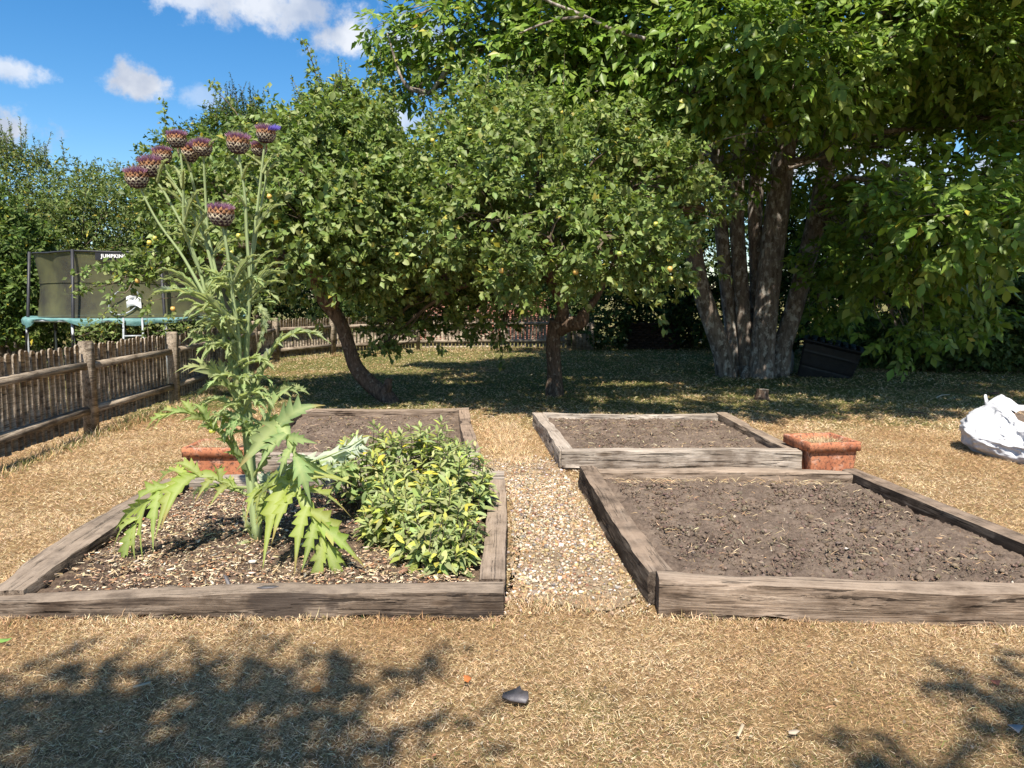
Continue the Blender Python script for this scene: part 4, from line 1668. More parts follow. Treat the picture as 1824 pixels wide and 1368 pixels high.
# right apple tree
bR = (.66, 11.35, 0)
trR = [([(.66, 11.35, -.05), (.66, 11.35, .25), (.64, 11.33, .6), at(985, 600, 11.3), at(993, 572, 11.25)], [.15, .125, .108, .105, .125], 14, .10),
       ([at(990, 590, 11.28), at(1003, 555, 11.25), at(990, 515, 11.2), at(972, 480, 11.1), at(962, 440, 11.0)], [.10, .092, .085, .08, .06], 12, .10),
       ([at(998, 588, 11.25), at(1016, 578, 11.1), at(1034, 572, 11.0), at(1041, 556, 11.0)], [.10, .105, .115, .075], 12, .12),
       ([at(1030, 570, 11.0), at(1062, 530, 11.2), at(1090, 480, 11.3), at(1110, 430, 11.2)], [.06, .05, .04, .04], 9, .1)]
apple_tree('bushy apple tree with an upright knobbly forked trunk, behind the gap between the back beds', bR, trR, at(985, 470, 11.0),
           [(800, 330, 9.75, 88), (880, 265, 10.15, 82), (960, 300, 9.35, 105), (1060, 285, 9.75, 98), (1150, 330, 9.75, 88), (1215, 315, 10.25, 66), (870, 395, 8.95, 105),
            (980, 425, 8.65, 92), (1075, 430, 8.75, 88), (1160, 440, 8.75, 72), (1188, 500, 8.75, 40), (785, 425, 9.75, 85), (905, 485, 8.95, 45), (715, 395, 10.25, 55),
            (940, 225, 10.9, 66), (845, 210, 11.2, 46), (1000, 350, 12.0, 150), (850, 330, 12.2, 125), (1150, 370, 12.3, 100), (1255, 290, 10.25, 30), (1265, 370, 10.05, 36),
            (690, 580, 11.0, 42), (705, 535, 11.2, 52), (770, 545, 11.4, 54), (845, 550, 11.4, 50), (895, 575, 11.6, 34), (930, 520, 11.3, 46), (750, 500, 11.4, 50), (850, 500, 11.3, 46), (675, 620, 11.0, 18), (1120, 515, 10.25, 30)],
           5000, 101, [(821, 281), (1168, 399), (1193, 479), (1195, 497), (878, 428), (893, 482), (960, 190), (1127, 314), (905, 385), (1103, 452), (1025, 484), (770, 250), (1000, 200)], 40,
           [([at(1240, 300, 10.4), at(1262, 262, 10.3), at(1300, 245, 10.2), at(1345, 236, 10.2), at(1395, 235, 10.1)], .012, 70, .075),
            ([at(1270, 360, 10.2), at(1290, 330, 10.2), at(1318, 320, 10.1)], .010, 50, .07)],
           [([at(865, 478, 11.3), at(800, 510, 11.5), at(740, 555, 11.7)], .03), ([at(905, 470, 11.3), at(850, 488, 11.4), at(812, 530, 11.7)], .02)])

# left apple tree
bL = (-1.80, 10.75, 0)
trL = [([(-1.70, 10.6, -.06), at(688, 706, 10.62), at(660, 685, 10.65), at(634, 655, 10.7), at(620, 612, 10.7), at(604, 570, 10.7), at(580, 538, 10.65), at(562, 510, 10.6), at(548, 470, 10.5)], [.12, .115, .115, .11, .10, .098, .095, .08, .06], 14, .09),
       ([at(682, 702, 10.60), at(690, 688, 10.58), at(692, 674, 10.58)], [.09, .075, .04], 9, .2),
       ([at(590, 550, 10.65), at(606, 505, 10.6), at(625, 460, 10.6), at(640, 420, 10.6)], [.09, .07, .06, .05], 9, .1)]
apple_tree('leaning apple tree whose bare trunk curves up from a low stump, left of centre', bL, trL, at(562, 490, 10.5),
           [(545, 300, 9.7, 78), (620, 262, 10.1, 76), (690, 285, 10.3, 44), (560, 398, 9.3, 98), (645, 380, 9.5, 86), (480, 382, 9.7, 64), (455, 305, 10.0, 46), (525, 468, 9.5, 56),
            (622, 470, 9.6, 66), (690, 440, 9.7, 56), (345, 425, 10.1, 52), (295, 445, 10.3, 40), (400, 468, 10.0, 52), (335, 495, 10.1, 30), (605, 205, 10.7, 52), (560, 225, 10.8, 40),
            (665, 195, 10.9, 40), (560, 340, 11.4, 120), (650, 340, 11.5, 90), (300, 350, 11.0, 46), (395, 350, 11.0, 56), (365, 300, 11.4, 46), (240, 490, 10.3, 22), (660, 505, 9.9, 34), (520, 250, 10.9, 42)],
           3900, 102, [(266, 432), (276, 424), (392, 447), (412, 450), (335, 425), (425, 420), (308, 550), (635, 400), (672, 408), (686, 405), (663, 436), (345, 398), (245, 500), (480, 350)], 30,
           [([at(585, 220, 10.6), at(572, 170, 10.6), at(556, 110, 10.55), at(541, 70, 10.5)], .014, 130, .075),
            ([at(300, 300, 11.2), at(296, 240, 11.2), at(291, 175, 11.2)], .010, 80, .10),
            ([at(450, 260, 11.0), at(420, 200, 11.0), at(384, 160, 11.0), at(378, 148, 11.0)], .011, 60, .085),
            ([at(640, 190, 10.9), at(626, 160, 10.9), at(612, 140, 10.9)], .010, 60, .08), ([at(690, 230, 10.9), at(700, 170, 10.9)], .008, 40, .08),
            ([at(310, 455, 10.5), at(240, 470, 10.4), at(180, 478, 10.3), at(120, 492, 10.25)], .016, 150, .085),
            ([at(260, 470, 10.4), at(200, 505, 10.3), at(150, 512, 10.3), at(125, 525, 10.3)], .012, 90, .085)])


# walnut
def walnut():
    r = np.random.default_rng(103)
    base = (4.68, 14.3, 0)
    t = thing('walnut_tree', 'huge many stemmed walnut tree with grey lichened trunks overhanging the right side', 'walnut tree', base)

    def stem(px, Ys, rad, seg=16, lump=.06):
        P = [at(x, y, Y) for (x, y), Y in zip(px, Ys)]
        P[0][2] = -.08
        obj_ = MB()
        Q = spline(P, 60)
        V, F = tube(Q, rad, seg, lump, True, .7)
        obj_.add(V, F)
        obj_.build('trunk', M['walnut_bark'], t, True)
        return Q
    s1 = stem([(1296, 662), (1285, 625), (1262, 555), (1243, 490), (1232, 420), (1215, 330), (1192, 200), (1188, 100), (1160, 0), (1130, -130)], [14.2] * 6 + [13.9, 13.6, 13.2, 12.8], [.22, .18, .17, .17, .165, .16, .15, .13, .10, .06])
    s2 = stem([(1318, 664), (1306, 600), (1292, 480), (1283, 380), (1275, 250), (1262, 130), (1245, 20), (1240, -120)], [14.5] * 8, [.18, .145, .13, .13, .125, .12, .10, .06])
    s3 = stem([(1336, 664), (1328, 600), (1318, 480), (1312, 380), (1316, 260), (1330, 140), (1335, 0), (1330, -160)], [14.3] * 8, [.18, .145, .14, .145, .14, .13, .10, .06])
    s3b = stem([(1348, 664), (1350, 600), (1348, 480), (1345, 380), (1352, 280), (1372, 160), (1390, 0), (1400, -160)], [14.45] * 8, [.17, .145, .135, .14, .14, .13, .10, .06])
    s4 = stem([(1356, 670), (1358, 630), (1366, 540), (1376, 440), (1390, 320), (1402, 220), (1412, 120), (1430, 0), (1450, -160)], [14.0] * 9, [.28, .23, .215, .215, .21, .205, .19, .15, .08], 18)
    s5 = stem([(1384, 664), (1394, 620), (1412, 560), (1432, 480), (1452, 400), (1468, 320), (1482, 240), (1520, 120), (1560, 0)], [14.2] * 9, [.22, .18, .175, .175, .17, .16, .15, .12, .08])
    # root flare
    rf = MB()
    for a in np.linspace(0, 2 * np.pi, 9, endpoint=False):
        c, s = math.cos(a), math.sin(a)
        b = np.array(base)
        rf.add(*tube(spline([b + [c * .40, s * .28, .14], b + [c * .60, s * .45, .02], b + [c * .80, s * .65, -.06]], 8), [.10, .07, .03], 8, .1))
    rf.build('root_flare', M['walnut_bark'], t, True)

    lobes_px = [(700, 55, 13, 44), (735, 125, 13.2, 36), (790, 60, 12.5, 66), (690, 130, 13.2, 22), (705, 180, 13.2, 20), (760, 165, 13, 26), (870, 95, 12.4, 84), (960, 120, 12, 96), (1060, 120, 12, 96), (1000, 28, 12, 80),
                (1120, 40, 12, 80), (1110, 190, 12.6, 84), (1225, 125, 11.4, 96), (1330, 85, 10.8, 105), (1440, 95, 10.6, 108), (1290, 195, 11.2, 52), (1400, 160, 10.8, 52), (1500, 130, 10.8, 84),
                (1520, 235, 11.5, 40), (1600, 60, 11.0, 96), (1700, 45, 11.0, 96), (1795, 75, 11.0, 86), (1715, 185, 11.8, 58), (1805, 215, 11.2, 60), (1615, 350, 10.2, 58), (1690, 385, 9.6, 78),
                (1780, 400, 9.6, 82), (1650, 450, 10.4, 66), (1755, 480, 11.4, 74), (1560, 470, 12, 62), (1640, 535, 11.6, 50), (1600, 590, 11.8, 26), (1715, 550, 11.7, 52), (1560, 385, 12.2, 62),
                (1505, 330, 13, 40), (1510, 480, 13.5, 66), (1470, 560, 14.6, 40), (1850, 330, 10.4, 90), (1650, 270, 12.5, 44), (1620, 180, 13, 50), (1480, 420, 14.8, 60), (1330, 270, 13.0, 30), (1285, 330, 13.2, 26),
                (950, -130, 12.5, 150), (1200, -170, 12, 190), (1450, -190, 12, 210), (1700, -170, 12, 200), (1950, -50, 12, 190), (1950, 200, 11.5, 120), (1300, 20, 14.5, 150), (1600, 0, 14.5, 150), (1000, 60, 14, 110), (1500, 200, 15, 80), (1800, 150, 14, 100),
                (1180, 240, 13.6, 60), (1000, 200, 13.4, 70)]
    lobes = lobes_from(lobes_px)
    for x in (2.9, 4.3, 5.7, 7.1, 8.5):  # unseen crown lobes, set where their shade falls on the lawn
        lobes.append((np.array([x, 6.6 + r.uniform(-.1, .2), 5.3]), np.array([.95, .7, .5])))
        lobes.append((np.array([x + .6, 7.9, 6.9]), np.array([1.1, .9, .7])))
    for x in np.arange(7.0, 13.5, 1.5):  # unseen lobes added to darken the foliage under the crown
        lobes.append((np.array([x, 9.1, 7.5]), np.array([1.0, .8, .6])))
        lobes.append((np.array([x + .7, 10.4, 8.3]), np.array([1.0, .8, .6])))
    for x, y, z in ((1.2, 16.5, 6.6), (3.2, 17.2, 6.2), (5.2, 17.8, 6.0), (7.4, 17.2, 6.2), (9.2, 16.4, 6.4), (2.4, 14.5, 8.0), (5.0, 14.8, 8.6), (7.8, 14.2, 8.2), (4.0, 11.5, 8.2), (7.0, 11.2, 8.0), (8.6, 18.0, 6.2), (11.0, 17.6, 6.4), (13.4, 17.0, 6.4), (10.2, 15.0, 7.6), (12.8, 14.6, 7.4), (9.0, 12.8, 7.8), (4.2, 19.0, 4.8), (6.6, 18.8, 4.6)):  # crown lobes added overhead to shade the wall and background trees
        lobes.append((np.array([x, y, z]), np.array([1.6, 1.3, 1.1])))
    P, D, K = lobe_points(lobes, 13500, r, .35, .55, -.55, 1.6)
    n = len(P)
    per = 2
    idx = np.repeat(np.arange(n), per)
    m = len(idx)
    ra = unit(D[idx] * .7 + np.array([0, -.15, -.25]) + r.normal(0, .6, (m, 3)))
    rn = unit(np.array([0, -.35, .75]) + D[idx] * .25 + r.normal(0, .35, (m, 3)))
    rs = unit(np.cross(rn, ra))
    p0 = P[idx] + r.normal(0, .10, (m, 3))
    L = r.uniform(.24, .38, m)
    pos, d, nn, S = [], [], [], []
    for s, sd, sz in ((1, 0, 1.15), (.86, 1, .95), (.86, -1, .95), (.58, 1, .85), (.58, -1, .85), (.30, 1, .68), (.30, -1, .68)):
        keep = r.random(m) < .93
        pos.append((p0 + ra * (L * s)[:, None])[keep])
        dd = unit(ra * (1.0 if sd == 0 else .55) + rs * sd * .85 + np.array([0, 0, -.30]) + r.normal(0, .12, (m, 3)))
        d.append(dd[keep])
        nn.append(unit(rn + r.normal(0, .22, (m, 3)))[keep])
        S.append((.170 * sz * r.uniform(.8, 1.2, m))[keep])
    pos, d, nn, S = map(np.concatenate, (pos, d, nn, S))
    lm = MB()
    ends = [s[int(q * 59)] for s in (s1, s2, s3, s3b, s4, s5) for q in (.55, .68, .8, .92)]
    starts = []
    for c, rad in lobes:
        starts.append(min(ends, key=lambda e: np.linalg.norm(e - c) + (1.2 if e[2] > c[2] + 1.0 else 0)))
    srad = [.075 if np.linalg.norm(s - c[0]) > 2 else .05 for s, c in zip(starts, lobes)]
    limbs(lm, starts, srad, lobes, P, K, r, 9, .007, -.0, parent=t, mat=M['walnut_bark'])
    for a, b in ((ra, p0),):
        pass
    for pts, rad in [([(1040, 28), (1005, 14), (975, 0), (950, -30)], .028), ([(1042, 30), (1000, 34), (960, 45), (925, 60)], .024), ([(1150, 70), (1090, 52), (1040, 28)], .034)]:
        Q = spline([at(x, y, 11.2) for x, y in pts], 16)
        V, F = tube(Q, np.linspace(rad, rad * .6, 16), 8, .1)
        obj('branch', V, F, M['walnut_bark'], t, None, True)
    for pts in [[(1400, 300), (1450, 285), (1500, 270), (1530, 262)], [(1600, 130), (1680, 60), (1760, 5)], [(760, 165), (720, 148), (690, 60)], [(800, 120), (770, 160), (740, 175)], [(1650, 330), (1560, 290), (1470, 300)], [(1520, 240), (1620, 230), (1720, 225), (1800, 190)]]:
        Q = spline([at(x, y, 12.4) for x, y in pts], 14)
        V, F = tube(Q, np.linspace(.05, .012, 14), 6, .12)
        obj('branch', V, F, M['walnut_bark'], t, None, True)
    sel = pick_front(pos, 300)
    keep = np.ones(len(pos), bool)
    keep[sel] = False
    foliage('foliage', t, base, tmpl_leaf2(.27, .09), M['walnut_leaf'], WALNUT_PAL, pos, d, nn, S, keep, WALNUT_W)
    leaf_objects(t, base, [tmpl_leaf_n(.27, .06, .14), tmpl_leaf_n(.25, .10, .24), tmpl_leaf_n(.28, .03, .06, wav=.03)], M['walnut_leaf'], WALNUT_PAL, pos, d, nn, S, sel, 10, 'leaf', WALNUT_W)
    V, F = ico()
    for px, py in [(1378, 94), (1386, 106), (1445, 112), (1760, 405), (1788, 420), (1700, 452), (1830, 360), (1290, 70), (1500, 98)]:
        x, y, z = to_px(pos)
        near = np.argsort((x - px) ** 2 + (y - py) ** 2)[:10]
        c = at(px, py, pos[near][:, 1].min() - .05)
        link('walnut', np_mesh('walnut', V * .028, F, M['apple_fruit'], np.tile((.22, .28, .06), (12, 1)), True), t, tuple(c - np.array(base)))


walnut()


# hedges, shrubs and trees all round
def shrub(name, label, cat, base, lobes_px, n_tw, per, tl, Ls, w, pal, wts, seed, group=None, stems=3, shoot=None, gap=-.7, gapf=1.2, up=.55, inner=.5, tmpl=None):
    r = np.random.default_rng(seed)
    t = thing(name, label, cat, base, group)
    lobes = lobes_from(lobes_px)
    P, D, K = lobe_points(lobes, n_tw, r, inner, .5, gap, gapf)
    pos, d, nn, S, ax = twig_leaves(P, D, per, tl, Ls, r, .2, up)
    lm = MB()
    b = np.array(base, float)
    cs = [l[0] for l in lobes]
    for k in range(stems):
        q = b + [r.normal(0, .35), r.normal(0, .25), -.05]
        top = cs[r.integers(len(cs))]
        mid = np.array([q[0] * .8 + top[0] * .2, q[1] * .8 + top[1] * .2, top[2] * .45])
        lm.add(*tube(spline([q, mid, top], 12), np.linspace(.09, .03, 12), 7, .1))
    st = [b + [r.normal(0, .3), r.normal(0, .2), c[2] * r.uniform(.25, .5)] for c in cs]
    limbs(lm, st, .035, lobes, P, K, r, 6, .006, 0, 5)
    if shoot:
        k, lo, hi = shoot
        top = P[np.argsort(-P[:, 2])[:max(k * 3, 60)]]
        sp = shoots(top, min(k, len(top)), lo, hi, r, 16, Ls * .9, .2)
        pos = np.vstack([pos, sp[0]]); d = np.vstack([d, sp[1]]); nn = np.vstack([nn, sp[2]]); S = np.concatenate([S, sp[3]])
        for a, b2 in sp[4]:
            lm.add(*tube([a, b2], [.008, .003], 4, 0, False))
    lm.build('stems', M['twig'], t, True)
    foliage('foliage', t, base, tmpl or tmpl_leaf2(w, .07), M['hedge_leaf'], pal, pos, d, nn, S, None, wts)
    return t


HG = [(.095, .145, .034), (.125, .18, .042), (.07, .115, .028), (.16, .21, .055), (.36, .31, .04)]
HW = [.34, .28, .24, .11, .03]
PALE = [(.125, .170, .048), (.16, .20, .06), (.10, .14, .042), (.20, .23, .075), (.40, .33, .06)]
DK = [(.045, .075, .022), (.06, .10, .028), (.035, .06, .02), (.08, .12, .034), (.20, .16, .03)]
G1 = 'hedge shrubs and trees round the garden'

shrub('willow_shrub', 'tall pale feathery topped shrub at the left edge behind the trampoline', 'shrub', (-12.0, 18.2, 0),
      [(-60, 375, 18, 110), (40, 345, 18.4, 75), (120, 355, 18.6, 75), (200, 375, 18.8, 80), (60, 445, 17.6, 100), (170, 420, 17.8, 100), (-60, 480, 17.4, 110), (270, 420, 18.4, 90), (110, 520, 17.8, 90), (230, 520, 18, 90), (10, 305, 18.8, 40)],
      5600, 9, .30, .12, .17, PALE, HW, 201, G1, 5, (60, .35, 1.1), -.8, 1.0)
shrub('laurel_shrub', 'dark glossy shrub beside the left end of the trampoline', 'shrub', (-9.9, 14.6, 0),
      [(-10, 470, 14.4, 62), (30, 520, 14.4, 52), (40, 440, 15.2, 48), (-30, 560, 14.2, 70), (45, 585, 14.4, 36), (-20, 400, 14.8, 55)],
      1900, 9, .24, .13, .22, HG, HW, 202, G1, 4, None, -.8)
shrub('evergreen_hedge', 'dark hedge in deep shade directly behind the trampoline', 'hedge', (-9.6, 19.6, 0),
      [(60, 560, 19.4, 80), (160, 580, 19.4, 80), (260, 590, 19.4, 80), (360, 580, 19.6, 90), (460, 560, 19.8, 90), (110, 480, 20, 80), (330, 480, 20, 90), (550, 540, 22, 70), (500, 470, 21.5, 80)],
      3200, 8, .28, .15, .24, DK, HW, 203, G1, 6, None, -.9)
shrub('hazel_tree', 'bushy mid green tree rising behind the purple flower heads', 'tree', (-7.8, 19.8, 0),
      [(330, 302, 19, 62), (400, 272, 19.4, 60), (450, 257, 19.8, 50), (300, 372, 18.8, 70), (390, 372, 18.8, 90), (470, 352, 19.2, 80), (350, 420, 18.8, 90), (450, 420, 19, 90), (400, 500, 19.2, 80), (250, 352, 19, 40)],
      4200, 9, .28, .13, .24, HG, HW, 204, G1, 4, (50, .3, .8), -.75)
shrub('ash_tree', 'slender darker tree poking above the hedge left of the leaning apple tree', 'tree', (-8.4, 24, 0),
      [(400, 240, 23.5, 36), (430, 225, 23.5, 40), (470, 240, 23.5, 40), (430, 300, 23.5, 70), (370, 270, 23.5, 36), (340, 255, 23.5, 30)],
      1100, 8, .3, .12, .2, DK, HW, 205, G1, 3, (26, .4, 1.0), -.6)
shrub('field_maple', 'wide green tree filling the gap behind the two apple trees', 'tree', (-2.5, 28.6, 0),
      [(540, 420, 28, 80), (620, 400, 28, 90), (700, 340, 28, 70), (780, 400, 28, 90), (700, 430, 27.6, 90), (860, 420, 28, 100), (960, 400, 28, 110), (620, 330, 28.4, 60), (560, 500, 28, 60), (680, 490, 28, 50), (820, 480, 28, 55), (960, 500, 28, 60), (680, 270, 28, 36), (650, 290, 28, 36), (740, 520, 27.4, 50), (880, 535, 27.4, 34), (600, 560, 27.4, 40), (1020, 480, 27.6, 70)],
      5200, 8, .34, .19, .26, HG, HW, 206, G1, 6, (20, .3, .8), -.9)
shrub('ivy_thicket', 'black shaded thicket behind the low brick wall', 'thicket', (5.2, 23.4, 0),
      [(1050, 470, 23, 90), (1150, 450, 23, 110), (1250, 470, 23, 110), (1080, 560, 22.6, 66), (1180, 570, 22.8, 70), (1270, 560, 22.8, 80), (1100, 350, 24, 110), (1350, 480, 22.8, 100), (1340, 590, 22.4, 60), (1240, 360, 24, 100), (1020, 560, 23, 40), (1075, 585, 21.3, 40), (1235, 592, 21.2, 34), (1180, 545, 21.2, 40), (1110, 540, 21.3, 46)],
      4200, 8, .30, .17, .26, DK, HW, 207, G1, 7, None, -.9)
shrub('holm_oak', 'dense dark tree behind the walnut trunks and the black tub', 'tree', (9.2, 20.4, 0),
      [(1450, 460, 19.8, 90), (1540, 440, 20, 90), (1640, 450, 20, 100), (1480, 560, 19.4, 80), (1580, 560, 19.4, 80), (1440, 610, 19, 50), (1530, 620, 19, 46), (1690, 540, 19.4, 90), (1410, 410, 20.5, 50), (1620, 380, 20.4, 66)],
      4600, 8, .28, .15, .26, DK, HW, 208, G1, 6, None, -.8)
shrub('lilac_shrub', 'tall sunlit shrub at the right edge behind the hanging walnut branches', 'shrub', (13.3, 18.2, 0),
      [(1720, 430, 18, 80), (1800, 420, 18, 90), (1860, 400, 18, 90), (1780, 500, 17.6, 90), (1860, 520, 17.6, 90), (1700, 520, 17.8, 70), (1760, 380, 18.4, 66), (1850, 310, 18.4, 70)],
      3600, 8, .28, .15, .26, HG, HW, 209, G1, 4, None, -.6)
shrub('bramble_thicket', 'loose green bramble growing beyond the fence in front of the pinkish wall', 'bramble', (-1.6, 24.2, 0),
      [(660, 540, 23.8, 40), (715, 545, 24, 36), (700, 510, 24.4, 44), (825, 535, 24.2, 30), (860, 510, 24.4, 40), (800, 505, 24.6, 30), (965, 545, 24.2, 40), (1000, 520, 24.2, 46), (930, 500, 24.6, 40), (620, 520, 23.6, 50), (640, 580, 23.4, 34)],
      1500, 8, .26, .14, .28, HG, HW, 211, G1, 6, (20, .2, .5), -.5)
MAPLE = (np.array([[0, 0, 0], [.30, .42, .05], [.42, .20, .02], [1, 0, -.1], [.42, -.20, .02], [.30, -.42, .05]]), np.array([[0, 2, 1], [0, 3, 2], [0, 4, 3], [0, 5, 4]]))
shrub('sycamore_sapling', 'low bright leaved shrub spilling onto the lawn at the right edge', 'shrub', (10.2, 15.4, 0),
      [(1640, 585, 15.2, 46), (1700, 590, 15, 52), (1760, 600, 14.8, 52), (1820, 600, 14.8, 56), (1600, 615, 15.4, 32), (1680, 630, 15, 34), (1740, 632, 14.9, 34), (1800, 640, 14.8, 30), (1560, 620, 15.8, 30), (1850, 560, 14.8, 60), (1790, 550, 15, 50), (1530, 605, 16.4, 36)],
      2200, 9, .24, .14, .3, [(.10, .15, .05), (.13, .19, .06), (.07, .115, .035), (.16, .21, .08), (.3, .26, .06)], HW, 210, G1, 5, (20, .1, .3), -.7, 1.6, .5, .45, MAPLE)
for k, (x, y, w_, h_, s) in enumerate([(-24, 26, 5, 5, 1), (-17, 30, 4.5, 5.2, 2), (17, 28, 4.5, 5, 3), (24, 24, 5, 6, 4)]):
    r_ = np.random.default_rng(300 + k)
    t_ = thing('boundary_tree', ['broad boundary tree beyond the left edge of the hedge', 'boundary tree behind the pale feathery shrub', 'boundary tree behind the dark oak on the right', 'boundary tree farthest out beyond the right edge'][k], 'tree', (x, y, 0), G1)
    lb = [(np.array([x + a * w_ * .45, y + b_ * 1.5, h_ * c_]), np.array([w_ * .45, w_ * .4, h_ * .32])) for a, b_, c_ in ((-.8, 0, .35), (0, -.3, .3), (.8, 0, .35), (-.4, .2, .72), (.4, 0, .75))]
    P_, D_, K_ = lobe_points(lb, 1100, r_, .5, .5, -.8, .8)
    q_ = twig_leaves(P_, D_, 8, .4, .2, r_)
    m_ = MB()
    m_.add(*tube(spline([(x, y, -.1), (x, y, h_ * .4), (x, y, h_ * .75)], 10), np.linspace(.2, .06, 10), 8, .1))
    limbs(m_, np.array([x, y, h_ * .3]), .07, lb, P_, K_, r_, 5)
    m_.build('trunk', M['twig'], t_, True)
    foliage('crown', t_, (x, y, 0), tmpl_leaf2(.26, .07), M['hedge_leaf'], HG, *q_[:4], None, HW)


# a tree standing behind the viewpoint; its shade falls on the near lawn
def tree_behind():
    r = np.random.default_rng(77)
    base = (-2.6, -4.2, 0)
    t = thing('shade_tree', 'leafy tree behind the viewpoint that dapples the foreground lawn with shade', 'tree', base)
    zc = 5.6
    sh = zc * math.cos(SUN_EL) / math.sin(SUN_EL)

    def L(gx, gy, rad, z=zc):
        s = z / math.tan(SUN_EL)
        return (np.array([gx + math.sin(SUN_AZ) * s, gy - math.cos(SUN_AZ) * s, z]), np.array([rad, rad * .75, rad * .6]))
    lobes = [L(-1.75, 2.05, 1.05), L(-.85, 1.95, .85), L(-2.6, 2.5, .55), L(-1.2, 2.60, .42), L(-.55, 2.62, .30), L(-1.9, 2.55, .50), L(1.05, 2.0, .30), L(1.95, 2.60, .24), L(2.1, 2.2, .34),
             L(-.2, 1.2, .9, 6.2), L(-2.4, .6, 1.3, 6.0), L(-1.0, .2, 1.4, 6.6), L(.9, .7, .9, 6.0), L(2.0, 1.0, .8, 5.8)]
    P, D, K = lobe_points(lobes, 2300, r, .25, .5, -.6, 2.0)
    q = twig_leaves(P, D, 9, .24, .10, r)
    m = MB()
    m.add(*tube(spline([(-2.6, -4.2, -.1), (-2.5, -4.1, 1.8), (-2.1, -3.6, 3.6), (-1.6, -3.0, 5.0)], 16), [.26, .2, .16, .1], 10, .08))
    m.build('trunk', M['apple_bark'], t, True)
    m = MB()
    limbs(m, np.array([-1.9, -3.4, 4.2]), .028, lobes, P, K, r, 8, parent=t, mat=M['twig'])
    foliage('crown', t, base, tmpl_leaf2(.30, .07), M['hedge_leaf'], HG, *q[:4], None, HW)


tree_behind()
# ------------------------------------------------------------------ globe artichoke (cardoon)
AY = 4.25
A_GREEN, A_VEIN = np.array([.21, .27, .12]), np.array([.44, .48, .24])


